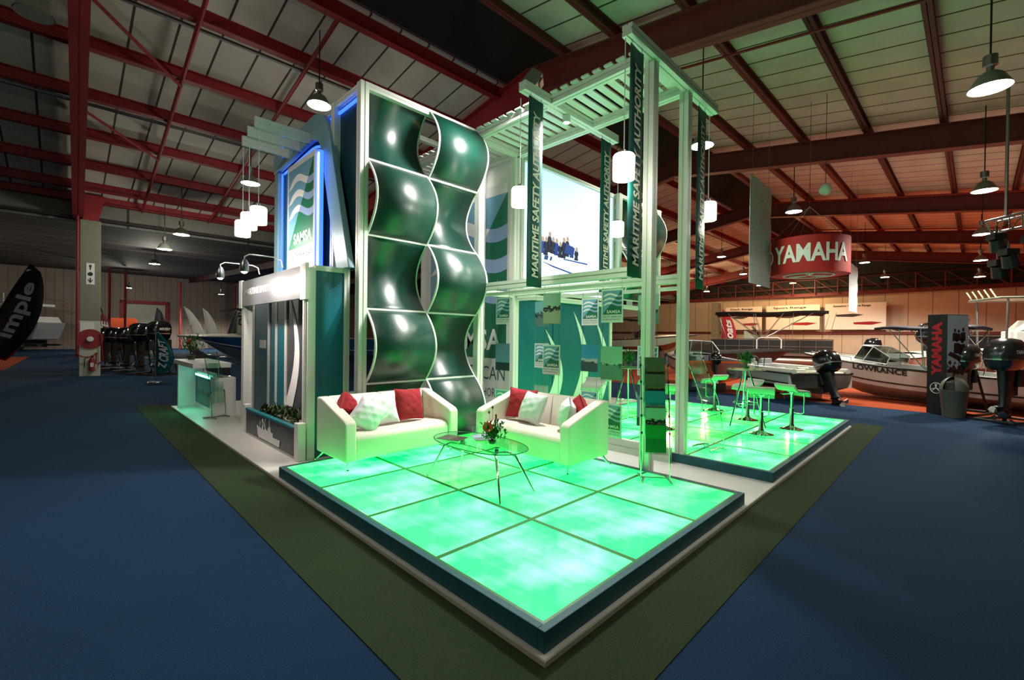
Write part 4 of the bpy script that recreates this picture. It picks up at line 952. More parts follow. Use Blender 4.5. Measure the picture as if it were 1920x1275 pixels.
high_table(6.93, 1.16, 'tall round glass bar table with three legs on the right of the rear platform')
high_table(5.48, 2.72, 'tall round glass bar table seen between the sofas and the nearer tall post')
bouquet((6.93, 1.16, ZP+1.034), 'small green leafy plant in a glass on the right-hand bar table', 1.25, .10, 8, buds=False, fl=())
t = thing('drinking_glass', 'clear tumbler on the right-hand bar table beside the plant', 'glass', (7.06, 1.02, ZP+1.034)); mb = MB(); mb.lathe([(.0, .004), (.03, .004), (.034, .1), (.032, .1), (.028, .008)], 20, cap=False); mb.build('tumbler', 'vase', t, smooth=True)
bouquet((5.48, 2.72, ZP+1.034), 'bushy green plant in a glass on the bar table behind the hanging cards', 1.3, .10, 9, buds=False, fl=())

# ---------------------------------------------------------------- brochure stands
def brochure_stand(loc, rz, label, prints, lean=.22, base=True, n=5, z1=1.36, solid=True):
    t = thing('brochure_stand', label, 'brochure stand', loc, rz)
    for sx in (-.155, .155):
        mb = MB(); pts = [(sx, -lean*.2, 0), (sx, -lean*.15, .25), (sx*.97, 0, .7), (sx*.95, lean*.6, z1)]
        mb.tube(pts, .006, 6); mb.build('side_rod', 'chrome', t, smooth=True)
    mb = MB()
    for sx in (-1, 1):
        mb.tube([(sx*.155, -.16, .006), (sx*.13, -.06, .03), (sx*.155, .06, .02), (sx*.155, .16, .006)], .014, 6)
    mb.tube([(-.13, -.04, .03), (-.05, .03, .012), (.05, .03, .012), (.13, -.04, .03)], .010, 6); mb.build('foot', 'steel', t, smooth=True)
    for i in range(n):
        z = z1-.30-i*(z1-.62)/(n-1); y = lean*(.55-.75*i/n)-.02; x = .012*i*0
        pk = MB(); pk.box(-.125, y-.05, z-.02, .125, y-.046, z+.16); pk.box(-.125, y-.004, z-.02, .125, y, z+.30); pk.box(-.125, y-.05, z-.024, .125, y, z-.02); pk.box(-.127, y-.05, z-.02, -.125, y, z+.2); pk.box(.125, y-.05, z-.02, .127, y, z+.2)
        pk = pk.build('acrylic_pocket', 'acryl', t)
        if prints and i < len(prints) and prints[i]:
            q = MB(); q.quad_uv((-.11, y-.03, z-.01), (.22, 0, 0), (0, .012, .30), thick=.006); q.build('brochure', prints[i], pk)
        cl = MB(); cl.lathe([(0, -.012), (.012, -.012), (.012, .012), (0, .012)], 8, (-.15, y, z+.2)); cl.lathe([(0, -.012), (.012, -.012), (.012, .012), (0, .012)], 8, (.15, y, z+.2)); cl.build('clips', 'black', t)
    return t
brochure_stand((2.80, .80, ZP), R_(-52), 'acrylic brochure stand with picture leaflets in front of the nearer tall post', ['ph6', 'ph6', 'ph4', 'ph2', 'ph8'])
brochure_stand((4.72, .95, ZP), R_(70), 'empty acrylic brochure stand, seen edge on, right of the far tall post', None, lean=.6, z1=1.40)
brochure_stand((.33, 8.92, ZB), R_(30), 'chrome brochure stand with leaning pockets in front of the white plinth', None, lean=.3, z1=1.32, n=4)

# ---------------------------------------------------------------- reception counter at the left
t = thing('reception_counter', 'white reception counter with a green glowing front at the far left of the stand', 'counter', (0, 9.1, ZB))
mb = MB(); mb.box(-.04, 0, .98, .62, 2.12, 1.08); mb.build('counter_top', 'white_lam', t, bevel=.006)
mb = MB(); mb.box(.02, 1.98, 0, .56, 2.08, .98); mb.build('end_leg', 'white_lam', t, bevel=.004)
mb = MB(); mb.box(.36, .25, 0, .56, 1.98, .80); mb.build('body', 'white_lam', t)
mb = MB(); mb.box(.34, .30, .10, .36, 1.9, .76); f = mb.build('front_panel', 'teal', t)
mb = MB(); mb.box(.325, .32, .72, .34, 1.85, .76); mb.box(.325, .28, .10, .34, .34, .76); mb.build('led_edge', 'cyanled', f)
mb = MB(); mb.quad_uv((.33, 1.62, .14), (0, -1.2, 0), (0, 0, .52), thick=.002); mb.build('notice', 'ph1', f)
mb = MB(); 
for y in (.35, 1.7): mb.tube([(.46, y, .80), (.46, y, .98)], .02, 8)
mb.build('top_supports', 'chrome', t)
lamp_light('AREA', (.22, 1.1, .5), 7, (.15, 1, .55), t, aim=(-.5, 1.1, 0), size=.8)
bouquet((.18, 10.55, ZB+1.085), 'tall vase of green leaves with an orange gerbera on the reception counter', 2.0, .20, 12, 'leaf', fl=((-.05, -.08, .42),))
t = thing('display_plinth', 'plain white plinth box to the right of the reception counter', 'plinth', (.48, 9.15, ZB))
mb = MB(); mb.box(-.17, -.17, 0, .20, .25, .78); mb.build('plinth_body', 'white_lam', t, bevel=.004)
mb = MB(); mb.lathe([(0, 0), (.11, 0), (.13, .02), (.13, .025), (.10, .012), (0, .01)], 20, (.02, 0, .78)); mb.build('dish', 'chrome', t, smooth=True)

# ================================================================== boats, engines, flags and signs around the stand
def outboard(parent, loc, rz, s=1.0, tilt=0, cowl='greycowl', text=None, thingargs=None, leg='black'):
    # engine standing at loc (transom height); cowl above, leg and propeller below; +x points aft
    if thingargs: t = thing('outboard_motor', thingargs, 'outboard motor', loc, (0, R_(tilt), rz))
    else:
        t = bpy.data.objects.new('outboard_motor', None); COL.objects.link(t); t.parent = parent; t.location = loc; t.rotation_euler = (0, R_(tilt), rz)
    def sec(z, xa, xb, w, n=16, p=3.2): 
        cx, a = (xa+xb)/2, (xb-xa)/2
        return [(s*(cx+a*abs(math.cos(q))**(2/p)*math.copysign(1, math.cos(q))), s*w*abs(math.sin(q))**(2/p)*math.copysign(1, math.sin(q)), s*z) for q in [2*PI*k/n for k in range(n)]]
    rows = [sec(.10, -.10, .38, .13), sec(.16, -.16, .46, .20), sec(.34, -.20, .50, .235), sec(.50, -.20, .48, .235), sec(.62, -.17, .42, .21), sec(.69, -.10, .32, .16), sec(.72, 0, .22, .06)]
    def fin(o): return o
    mb = MB(); mb.grid(rows, True); mb.add([rows[-1][k] for k in range(16)], [tuple(range(16))]); cw = mb.build('cowl', cowl, t, smooth=50)
    mb = MB(); mb.grid([[(x*1.012+0, y*1.02, z) for x, y, z in sec(.30, -.20, .50, .236)], [(x*1.012, y*1.02, z) for x, y, z in sec(.325, -.20, .50, .236)]], True); mb.build('cowl_band', 'steel', cw)
    if text:
        for sg in (-1, 1):
            mb = MB(); mb.text(text, (s*(.15-sg*.19*(-1) if 0 else .13+sg*.17), s*(-.242 if sg < 0 else .242)*1.0, s*.42), (-sg*s*.36 if sg > 0 else s*.36, 0, 0), (0, 0, s*.075), bold=.03, shear=.2)
            mb.v = [(x, y, z) for x, y, z in mb.v]; mb.build('cowl_lettering', 'white_ink', cw)
    mb = MB(); rows = [sec(.10, -.04, .26, .10), sec(-.30, .0, .24, .07), sec(-.55, .03, .24, .055), sec(-.62, .0, .30, .06)]
    mb.grid(rows, True); rows = [sec(-.60, -.02, .36, .10, p=2), sec(-.615, -.02, .36, .10, p=2)]; mb.grid(rows, True); mb.add(rows[0], [tuple(range(16))]); mb.add(rows[1], [tuple(range(16))])
    mb.tube([(s*-.04, 0, s*-.74), (s*.04, 0, s*-.74), (s*.26, 0, s*-.74), (s*.34, 0, s*-.74)], [s*.02, s*.055, s*.055, s*.03], 10)
    mb.prism([(s*.02, s*-.6), (s*.2, s*-.6), (s*.2, s*-.75), (s*.05, s*-.75)], (0, -s*.02, 0), (1, 0, 0), (0, 0, 1), (0, s*.04, 0))
    mb.prism([(s*.04, s*-.78), (s*.2, s*-.78), (s*.16, s*-.95), (s*.10, s*-.95)], (0, -s*.008, 0), (1, 0, 0), (0, 0, 1), (0, s*.016, 0)); mb.build('drive_leg', leg, t, smooth=40)
    mb = MB(); mb.box(s*-.20, s*-.12, s*-.22, s*-.05, s*.12, s*.12); mb.box(s*-.16, s*-.05, s*-.40, s*.04, s*.05, s*-.1); mb.build('clamp_bracket', 'black', t, bevel=s*.02)
    mb = MB()
    for k in range(3):
        a = 2*PI*k/3; u = Vector((0, math.cos(a), math.sin(a))); v_ = Vector((0, -math.sin(a), math.cos(a))); c = Vector((s*.36, 0, -s*.74))
        mb.add([c+u*s*.03-v_*s*.02+Vector((-.02*s, 0, 0)), c+u*s*.13-v_*s*.06+Vector((-.03*s, 0, 0)), c+u*s*.16+v_*s*.01, c+u*s*.12+v_*s*.07+Vector((.03*s, 0, 0)), c+u*s*.03+v_*s*.02+Vector((.02*s, 0, 0))], [(0, 1, 2, 3, 4)])
    mb.build('propeller', 'steel', t, solid=.006)
    if thingargs:
        z = -loc[2]+.04
        mb = MB(); mb.tube([(-.45, -.32, z), (-.45, .32, z), (.5, .32, z), (.5, -.32, z)], .028, 8, closed=True)
        for sg in (-1, 1): mb.tube([(-.45, sg*.22, z), (-.20, sg*.10, 0)], .028, 8)
        mb.build('floor_stand', 'black', t)
    return t
def hull_pts(L, B, Hs, Hb, n=16, full=3.0, rake=.35, flare=.82):
    secs = []
    for i in range(n+1):
        s = i/n; x = L*s
        b = B/2*(1-s**full)**.75 if s < 1 else 0.004
        g = Hs+(Hb-Hs)*s**1.6
        k = g*.92*max(0, (s-(1-rake-.2))/(rake+.2))**2.6
        c = k+(g-k)*(.30+.12*s); 
        x_k = x - L*.10*max(0, s-.7)/.3; 
        secs.append([(x_k, 0, k), (x_k+(x-x_k)*.3, b*flare, c), (x_k+(x-x_k)*.35, b*(flare+.04), c+.03), (x_k+(x-x_k)*.7, b*(flare+.12), (c+g)/2), (x, b, g)])
    return secs
def boat(name, label, loc, hd, L, B, Hs, Hb, hm='gel', dm='gel', bm=None, keel=.0, deck_from=.52, cat='boat', group=None, full=3.0, stripe=None, seats=2, screen=True, screen_h=.45, scr_from=.50, rake=.35, cradle=True):
    t = thing(name, label, cat, (loc[0], loc[1], loc[2] if len(loc) > 2 else keel), hd, group)
    S = hull_pts(L, B, Hs, Hb, full=full, rake=rake)
    mb = MB()
    rows = [[(x, y, z) for x, y, z in s] for s in S]; mb.grid([r[:3] for r in rows][::-1]); mb.grid([[(x, -y, z) for x, y, z in r[:3]] for r in rows])
    mb.add([(0, y, z) for _, y, z in rows[0]] + [(0, -y, z) for _, y, z in rows[0][::-1]], [tuple(range(10))]); lower = mb.build('hull_bottom', bm or hm, t, smooth=35)
    mb = MB(); mb.grid([r[2:] for r in rows][::-1]); mb.grid([[(x, -y, z) for x, y, z in r[2:]] for r in rows]); mb.build('topsides', hm, t, smooth=35)
    for sg in (1, -1):
        mb = MB(); mb.tube([(x, sg*y, z) for x, y, z in [r[4] for r in rows]], .028, 6); mb.build('rub_rail', 'black' if stripe is None else stripe, t, smooth=True)
    if stripe:
        for sg in (1, -1):
            mb = MB(); mb.tube([(x, sg*(y+.004), z) for x, y, z in [(r[3][0]*.5+r[2][0]*.5, r[3][1]*.5+r[2][1]*.5, r[3][2]*.5+r[2][2]*.5) for r in rows]], .02, 6); mb.build('side_stripe', stripe, t, smooth=True)
    # deck: side decks + foredeck, with an open cockpit
    n = len(rows)-1; kd = int(n*deck_from)
    mb = MB()
    for sg in (1, -1):
        gr = []
        for r in rows[:kd+1]:
            x, y, z = r[4]; yi = max(.05, y-.16)
            gr.append([(x, sg*y, z), (x, sg*(y-.03), z+.03), (x, sg*yi, z+.02), (x, sg*(yi-.03), z*.45)])
        mb.grid(gr if sg < 0 else gr[::-1])
    gr = []
    for r in rows[kd:]:
        x, y, z = r[4]; gr.append([(x, y*c, z+.03+.12*(1-c*c)*min(1, y/(B*.4))) for c in (-1, -.95, -.6, -.25, 0, .25, .6, .95, 1)])
    mb.grid(gr); mb.build('deck', dm, t, smooth=40)
    fl = MB(); gr = []
    for r in rows[:kd+1]:
        x, y, z = r[4]; yi = max(.05, y-.19); gr.append([(x, -yi, z*.45), (x, yi, z*.45)])
    fl.grid(gr); x, y, z = rows[0][4]; fl.box(0, -y+.02, z*.3, .06, y-.02, z*.92)
    x, y, z = rows[kd][4]; fl.box(x-.03, -y+.1, z*.45, x, y-.1, z+.08); fl.build('cockpit', dm, t)
    for i in range(seats):
        q = MB(); sx = L*(.30 if i < 2 else .12); sy = (-1)**i*B*.2; q.box(sx-.2, sy-.2, Hs*.45, sx+.2, sy+.2, Hs*.78); q.box(sx-.24, sy-.2, Hs*.7, sx-.14, sy+.2, Hs*1.18); q.build('seat', 'gelgreen' if dm == 'gel' else 'black', t, bevel=.04, smooth=True)
    if screen:
        xs = L*scr_from; zz = Hs+(Hb-Hs)*scr_from**1.6; hw = B*.36
        pts = [(xs-.55, hw*1.05, zz+.02), (xs+.05, hw*.98, zz+.10), (xs+.42, hw*.55, zz+.13), (xs+.5, 0, zz+.14), (xs+.42, -hw*.55, zz+.13), (xs+.05, -hw*.98, zz+.10), (xs-.55, -hw*1.05, zz+.02)]
        top = [(x-.22, y*.86, z+screen_h) for x, y, z in pts]; top[0] = (pts[0][0]-.05, hw*.98, pts[0][2]+screen_h*.5); top[-1] = (pts[0][0]-.05, -hw*.98, pts[0][2]+screen_h*.5)
        mb = MB(); mb.grid([pts, top]); w_ = mb.build('windscreen', 'windsh', t, solid=.008)
        mb = MB(); mb.tube(top, .014, 6); mb.tube(pts, .014, 6)
        for a, b in zip(pts, top): mb.tube([a, b], .012, 6)
        mb.build('screen_frame', 'white_ink' if hm == 'gel' else 'black', w_)
        q = MB(); q.box(xs-.30, B*.05, Hs*.5, xs+.02, B*.33, zz+.16); cn = q.build('console', dm, t, bevel=.03)
        q = MB(); q.tube([(xs-.36, B*.19+.16*math.cos(k*PI/8), zz+.02+.16*math.sin(k*PI/8)) for k in range(16)], .014, 6, closed=True); q.tube([(xs-.36, B*.19-.15, zz+.02), (xs-.36, B*.19+.15, zz+.02)], .01, 5); q.build('steering_wheel', 'black', t, smooth=True)
    if cradle:
        q = MB(); z0 = -(t.location.z)+.006
        for x in (L*.15, L*.5):
            q.box(x-.05, -B*.3, z0, x+.05, B*.3, min(.04, z0+.5) if z0 > -.1 else .02)
        q.build('cradle', 'steel', t)
    return t, rows
def bimini(t, x0, x1, hw, zb_, zt, m='navy', thick=.07, frames=3):
    mb = MB(); n = 10; rows = []
    for i in range(n+1):
        s = i/n; x = x0+(x1-x0)*s; rows.append([(x, y*hw, zt+.07*math.cos(y*1.3)+.03*math.sin(s*PI*3)) for y in (-1, -.8, -.4, 0, .4, .8, 1)])
    mb.grid(rows); mb.build('bimini_top', m, t, smooth=True, solid=thick)
    for sg in (-1, 1):
        mb = MB()
        for i in range(frames):
            a = x0+(x1-x0)*(i+.5)/frames; xb = x0+(x1-x0)*.45
            mb.tube([(xb, sg*hw*1.02, zb_), (a, sg*hw, zt)], .014, 6); mb.tube([(x0+(x1-x0)*.1+(x1-x0)*.3*i, sg*hw*1.02, zb_), (x0+(x1-x0)*.35*i+.05, sg*hw, zt)], .010, 6)
        mb.build('bimini_frame', 'steel', t)
def bow_rail(t, rows, a, b, h=.3, name='bow_rail'):
    mb = MB(); n = len(rows)-1; seg = rows[int(n*a):int(n*b)+1]
    for sg in (1, -1):
        mb.tube([(x, sg*max(.03, y-.08), z+h) for x, y, z in [r[4] for r in seg]], .014, 6)
        for r in seg[::2]: x, y, z = r[4]; mb.tube([(x, sg*max(.03, y-.08), z), (x, sg*max(.03, y-.08), z+h)], .012, 6)
    mb.build(name, 'chrome', t, smooth=True)

# large white boat with lettering on its side, right
HD = math.radians(77)
t, rw = boat('cabin_boat', 'large white and grey open boat with black side lettering behind the bar stools', (15.20, -3.0, .02), HD, 5.4, 2.2, .82, 1.26, 'gel', 'gel', 'gel', deck_from=.60, stripe='black', seats=2, screen_h=.42, scr_from=.62, full=3.2, cradle=False)
def on_side(rows, s, f, sg=1, off=.03):
    n = len(rows)-1; i = s*n; a = rows[int(i)]; b = rows[min(n, int(i)+1)]; k = i-int(i)
    p = [Vector(a[j]).lerp(Vector(b[j]), k) for j in (2, 3, 4)]
    q = p[0].lerp(p[1], f*2) if f < .5 else p[1].lerp(p[2], f*2-1)
    return Vector((q.x, sg*(q.y+off), q.z))
def side_text(t, rows, txt, s0, s1, f0, f1, m, sg=1, name='side_lettering', bold=.03, shear=0):
    vs, fs = font_mesh(txt, bold, shear); mb = MB()
    mb.add([on_side(rows, s0+(s1-s0)*x, f0+(f1-f0)*y, sg) for x, y in vs], fs); return mb.build(name, m, t)
side_text(t, rw, 'LOWRANCE', .67, .42, .70, .96, 'black_ink')
bimini(t, 1.0, 3.1, .85, .95, 2.05, 'navy')
mb = MB()
for sg in (-1, 1):
    mb.tube([(.9, sg*.9, .9), (1.6, sg*.82, 2.12), (2.0, sg*.8, 2.15)], .022, 8); mb.tube([(1.9, sg*.9, .95), (1.2, sg*.84, 1.8), (1.05, sg*.82, 2.1)], .018, 8)
mb.tube([(1.6, -.82, 2.12), (1.6, .82, 2.12)], .02, 8)
for k in range(6): mb.tube([(1.55, -.75+.3*k, 2.12), (1.42, -.75+.3*k, 2.36)], .024, 8)
mb.build('rod_holder_arch', 'chrome', t, smooth=True)
bow_rail(t, rw, .70, .95, .14)
mb = MB(); mb.tube([(.35, .98, .8), (.35, .98, 1.05), (.75, .98, 1.08), (.8, .98, .82)], .02, 8); mb.build('stern_rail', 'chrome', t, smooth=True)

# bowrider with outboard
t, rw = boat('sport_boat', 'small white and grey sports boat with a black outboard directly behind the bar stools', (13.15, 1.15, .22), math.radians(52), 4.5, 1.95, .58, .62, 'gel', 'gel', 'wood', deck_from=.70, seats=3, screen=False, full=2.6, stripe='black')
mb = MB()
for sg in (1, -1): mb.tube([(x, sg*max(.04, y-.14), z+.05) for x, y, z in [r_[4] for r_ in rw]], .085, 8)
mb.build('coaming', 'gel', t, smooth=True)
bow_rail(t, rw, .75, .95, .10)
mb = MB(); mb.box(2.5, -.55, .3, 2.9, .55, .72); mb.prism([(2.6, .66), (2.95, .66), (2.75, .88), (2.65, .9)], (0, -.5, 0), (1, 0, 0), (0, 0, 1), (0, .4, 0)); mb.prism([(2.6, .66), (2.95, .66), (2.75, .88), (2.65, .9)], (0, .1, 0), (1, 0, 0), (0, 0, 1), (0, .4, 0)); mb.build('dashboard', 'gelgrey', t, bevel=.03)
mb = MB(); mb.tube([(2.45, .3+.17*math.cos(k*PI/8), .80+.17*math.sin(k*PI/8)) for k in range(16)], .016, 6, closed=True); mb.build('steering_wheel', 'black', t)
mb = MB(); mb.box(0.02, -.85, .48, .75, -.1, .62); mb.box(.02, .1, .48, .75, .85, .62); mb.build('sun_pad', 'deckcream', t, bevel=.04, smooth=True)
mb = MB(); mb.tube([(1.3, .8, .55), (1.25, .8, 1.1)], .012, 6); mb.build('stern_light_pole', 'black', t)
outboard(t, (-.16, 0, .50), PI, 1.0, -18, 'blackgloss', None)

# pontoon boat
t = thing('pontoon_boat', 'long pontoon boat with a black canvas top and rail fence behind the sports boat', 'boat', (24.3, 8.4, .35), math.radians(-73))
for sg in (-1, 1):
    mb = MB(); mb.tube([(0, sg*.85, .30), (.15, sg*.85, .30), (5.0, sg*.85, .30), (5.6, sg*.85, .42), (5.85, sg*.85, .55)], [.25, .30, .30, .22, .05], 16); mb.build('pontoon', 'alumhull', t, smooth=True)
mb = MB(); mb.box(-.1, -1.2, .58, 5.6, 1.2, .70); mb.build('deck', 'alumhull', t)
mb = MB(); mb.box(0, -1.18, .72, 5.5, -1.15, 1.38); mb.box(0, 1.15, .72, 5.5, 1.18, 1.38); mb.box(5.45, -1.15, .72, 5.48, 1.15, 1.38); mb.box(0, -1.15, .72, .03, 1.15, 1.38); mb.build('fence_panels', 'black', t)
for nm, z in (('fence_rail', 1.42), ('fence_rail', 1.05)):
    mb = MB(); mb.tube([(0, -1.2, z), (5.5, -1.2, z), (5.5, 1.2, z), (0, 1.2, z)], .028, 6, closed=True)
    for k in range(9): mb.tube([(k*.68+.02, -1.2, .7), (k*.68+.02, -1.2, 1.42)], .02, 6) if z > 1.2 else None
    mb.build(nm, 'alumhull', t)
mb = MB(); mb.tube([(2.2, -1.22, .72), (2.2, -1.22, 1.4), (2.35, -1.22, 1.5), (3.15, -1.22, 1.5), (3.3, -1.22, 1.4), (3.3, -1.22, .72)], .035, 8); mb.build('gate_hoop', 'white_lam', t, smooth=True)
mb = MB(); mb.prism([(1.6, 1.35), (2.4, 1.35), (2.2, 1.55), (1.7, 1.85), (1.6, 1.85)], (0, -.9, 0), (1, 0, 0), (0, 0, 1), (0, .7, 0)); mb.box(1.2, -1.0, .72, 2.5, -.2, 1.4); mb.build('helm_console', 'deckcream', t)
mb = MB(); mb.prism([(2.35, 1.45), (2.45, 1.45), (2.05, 2.1), (1.95, 2.1)], (0, -1, 0), (1, 0, 0), (0, 0, 1), (0, 1.6, 0)); mb.build('windscreen', 'windsh', t)
bimini(t, .2, 5.3, 1.15, 1.42, 2.75, 'canvas', thick=.16, frames=4)
mb = MB()
for x in (1.0, 4.5): mb.box(x-.1, -1, -.34, x+.1, 1, .03)
mb.build('cradle', 'wood', t)

# further boats on the right
t, rw = boat('fishing_boat', 'pale green open boat with a small dark canopy, left of the nearer tall post', (21.2, 13.6, 1.0), math.radians(-75), 5.2, 2.0, .62, .95, 'gelgreen', 'deckcream', 'alumhull', deck_from=.55, seats=2)
bimini(t, 1.3, 2.9, .8, .9, 1.75, 'canvas', frames=2)
mb = MB(); mb.box(1, -.6, -.994, 1.2, .6, 0.02); mb.box(3.2, -.6, -.994, 3.4, .6, .05); mb.build('trestles', 'wood', t)
t, rw = boat('speed_boat', 'red hulled boat low down behind the stand, left of the nearer tall post', (14.2, 12.2, .35), math.radians(-80), 4.6, 1.9, .62, .85, 'redboat', 'deckcream', 'redboat', deck_from=.5, seats=2, screen_h=.3)
t, rw = boat('rib_boat', 'white moulded boat with its stern to the aisle, between the two tall posts', (12.9, 4.0, .25), math.radians(38), 4.6, 2.0, .78, .95, 'gel', 'gelgrey', 'orange', deck_from=.45, seats=2, stripe='black')
outboard(t, (-.16, 0, .62), PI, .62, -8, 'blackgloss', None)
mb = MB(); mb.tube([(-.02, .55, .45), (-.03, .55, .46)], [.12, .12], 16); mb.tube([(-.02, -.55, .45), (-.03, -.55, .46)], [.12, .12], 16); mb.build('stern_ports', 'rubber', t)
t, rw = boat('speed_boat', 'dark boat with a black canvas cover behind the far tall post', (19.4, 7.6, .5), math.radians(-60), 4.6, 1.8, .55, .8, 'blackgloss', 'canvas', 'wood', deck_from=.1, seats=0, screen=False)
t, rw = boat('console_boat', 'white centre console boat with a T-top frame behind the display tower on the right', (18.7, -1.2, .65), math.radians(-65), 5.6, 2.2, .80, 1.15, 'gel', 'gel', 'gelgrey', deck_from=.6, seats=2, screen=False)
mb = MB()
for x in (1.2, 2.7):
    for sg in (-1, 1): mb.tube([(x, sg*.7, .9), (x, sg*.75, 2.45)], .03, 8)
mb.tube([(1.0, -.8, 2.45), (2.9, -.8, 2.45), (2.9, .8, 2.45), (1.0, .8, 2.45)], .03, 8, closed=True); mb.build('t_top_frame', 'steel', t)
mb = MB(); mb.box(1.0, -.8, 2.46, 2.9, .8, 2.50)
for k in range(5): mb.tube([(1.0, -.6+.3*k, 2.48), (.85, -.6+.3*k, 2.75)], .022, 6)
mb.build('t_top', 'gelgreen', t)
mb = MB(); mb.box(1.6, -.35, .4, 2.2, .35, 1.45); mb.prism([(1.7, 1.45), (2.2, 1.45), (2.1, 1.8), (2.0, 1.8)], (0, -.35, 0), (1, 0, 0), (0, 0, 1), (0, .7, 0)); mb.build('console', 'gel', t, bevel=.04)
outboard(t, (-.16, 0, .9), PI, 1.15, 0, 'blackgloss', None)
t, rw = boat('dinghy', 'white dinghy seen over the large boat, behind its seats', (19.6, .6, .5), math.radians(-20), 4.0, 1.7, .62, .8, 'gel', 'gel', 'gelgrey', deck_from=.5, seats=1, screen=False)
outboard(t, (-.16, 0, .7), PI, .9, 0, 'blackgloss', None)
outboard(None, (13.62, -1.72, .97), math.radians(160), 1.0, 0, 'greycowl', 'YAMAHA', 'grey outboard motor half hidden behind the grey bin')
outboard(None, (12.72, -2.36, 1.02), math.radians(150), 1.12, 0, 'greycowl', 'YAMAHA', 'large grey lettered outboard motor at the right edge')

# display tower and bin
t = thing('display_tower', 'dark box tower with red vertical lettering and a grey photo side, right', 'display tower', (13.06, -1.02, .006), math.radians(-35))
mb = MB(); mb.box(0, -.42, 0, .62, -.0, 2.38); bd = mb.build('box', 'yamdark', t, bevel=.004)
mb = MB(); mb.text('YAMAHA', (-.004, -.11, .95), (0, 0, 1.28), (0, -.20, 0) if 0 else (0, .0001, 0), bold=.05) if 0 else None
mb = MB(); mb.text('YAMAHA', (-.006, -.32, .92), (0, 0, 1.28), (0, .22, 0), bold=.06); mb.build('lettering', 'red_ink', bd)
mb = MB(); cyl = [( -.007, -.21+.125*math.cos(k*PI/16), .62+.125*math.sin(k*PI/16)) for k in range(32)]; mb.tube(cyl, .008, 5, closed=True)
for k in range(3):
    a = PI/2+2*PI*k/3
    for o_ in (-.22, 0, .22): mb.tube([(-.007, -.21, .62), (-.007, -.21+.10*math.cos(a+o_), .62+.10*math.sin(a+o_))], .006, 4)
mb.build('emblem', 'white_ink', bd)
mb = MB(); mb.quad_uv((.01, -.426, .40), (.60, 0, 0), (0, 0, 1.96), thick=.003); ps = mb.build('photo_side', 'ph7', bd)
mb = MB()
for (x, z, k) in ((.22, 2.0, 1), (.33, 1.98, .9), (.46, 2.02, 1.05), (.28, 1.78, 1.3), (.44, 1.76, 1.35)):
    mb.prism([(x+.035*k*math.cos(q), z+.045*k*math.sin(q)) for q in [i*PI/5 for i in range(10)]], (0, -.4275, 0), (1, 0, 0), (0, 0, 1), (0, -.001, 0))
    mb.prism([(x-.07*k, z-.25*k), (x+.07*k, z-.25*k), (x+.06*k, z-.06*k), (x-.06*k, z-.06*k)], (0, -.4275, 0), (1, 0, 0), (0, 0, 1), (0, -.001, 0))
mb.prism([(.02, 1.42), (.3, 1.3), (.52, 1.12), (.58, 1.2), (.4, 1.38), (.1, 1.5)], (0, -.4275, 0), (1, 0, 0), (0, 0, 1), (0, -.001, 0))
mb.box(.01, -.4285, 1.0, .61, -.4275, 1.08); mb.build('printed_figures', 'yamdark', ps)
t = thing('waste_bin', 'olive grey plastic waste bin with a domed lid in front of the display tower', 'bin', (12.62, -1.50, .006))
mb = MB(); mb.lathe([(0, 0), (.19, 0), (.245, .58), (.26, .6), (.26, .63), (.23, .63), (.18, .02), (0, .02)], 28, cap=False); mb.build('bin_body', 'bin', t, smooth=True)
mb = MB(); rows = []
for i in range(10):
    a = PI/2*i/9; rows.append([(.25*math.cos(a)*math.cos(q), .25*math.cos(a)*math.sin(q), .63+.30*math.sin(a)) for q in [PI+.45+2*PI*.86*k/24-.4+.0 for k in range(25)]] if 1 <= i < 7 else [(.25*math.cos(a)*math.cos(q), .25*math.cos(a)*math.sin(q), .63+.30*math.sin(a)) for q in [PI+.45+2*PI*.86*k/24-.4 for k in range(25)]])
mb.grid(rows); mb.build('domed_lid', 'bin', t, smooth=True)
mb = MB(); mb.lathe([(.0, .64), (.22, .64), (.2, .80), (.1, .86), (0, .88)], 20, cap=False); mb.build('liner', 'black', t)

# red ring banner and grey hanging banners
t = thing('ring_banner', 'round red hanging banner with white lettering below the roof', 'banner', (13.4, 1.55, 4.10), 0)
R1_, h1 = .98, .50
mb = MB(); mb.lathe([(R1_, -h1), (R1_, h1)], 48, cap=False); mb.build('ring_cloth', 'yamred', t, smooth=True)
mb = MB(); mb.lathe([(.001, -h1+.02), (R1_-.01, -h1+.02)], 48, cap=False); bt_ = mb.build('bottom_cloth', 'yamred', t)
ang = math.atan2(CAMP.y-1.55, CAMP.x-13.4)+.06
vs, fs = font_mesh('YAMAHA', .03, 0); mb = MB(); mb.add([((R1_+.012)*math.cos(ang+(x-.5)*2.05), (R1_+.012)*math.sin(ang+(x-.5)*2.05), -.22+.50*y) for x, y in vs], fs); mb.build('lettering', 'white_ink', t)
mb = MB(); mb.tube([((R1_+.01)*math.cos(ang-1.30+.16*math.cos(k*PI/12)), (R1_+.01)*math.sin(ang-1.30+.16*math.cos(k*PI/12)), .02+.18*math.sin(k*PI/12)) for k in range(24)], .016, 5, closed=True); mb.build('side_emblem', 'white_ink', t)
mb = MB(); mb.tube([(.62*math.cos(k*PI/16), .62*math.sin(k*PI/16), -h1+.005) for k in range(32)], .022, 5, closed=True)
for k in range(3):
    a = ang+2*PI*k/3
    for o_ in (-.2, 0, .2): mb.tube([(.05*math.cos(a), .05*math.sin(a), -h1+.005), (.5*math.cos(a+o_), .5*math.sin(a+o_), -h1+.005)], .018, 4)
mb.build('bottom_emblem', 'white_ink', bt_)
mb = MB()
for k in range(6): mb.tube([(R1_*math.cos(k*PI/3), R1_*math.sin(k*PI/3), h1), (0, 0, h1+1.0)], .006, 4)
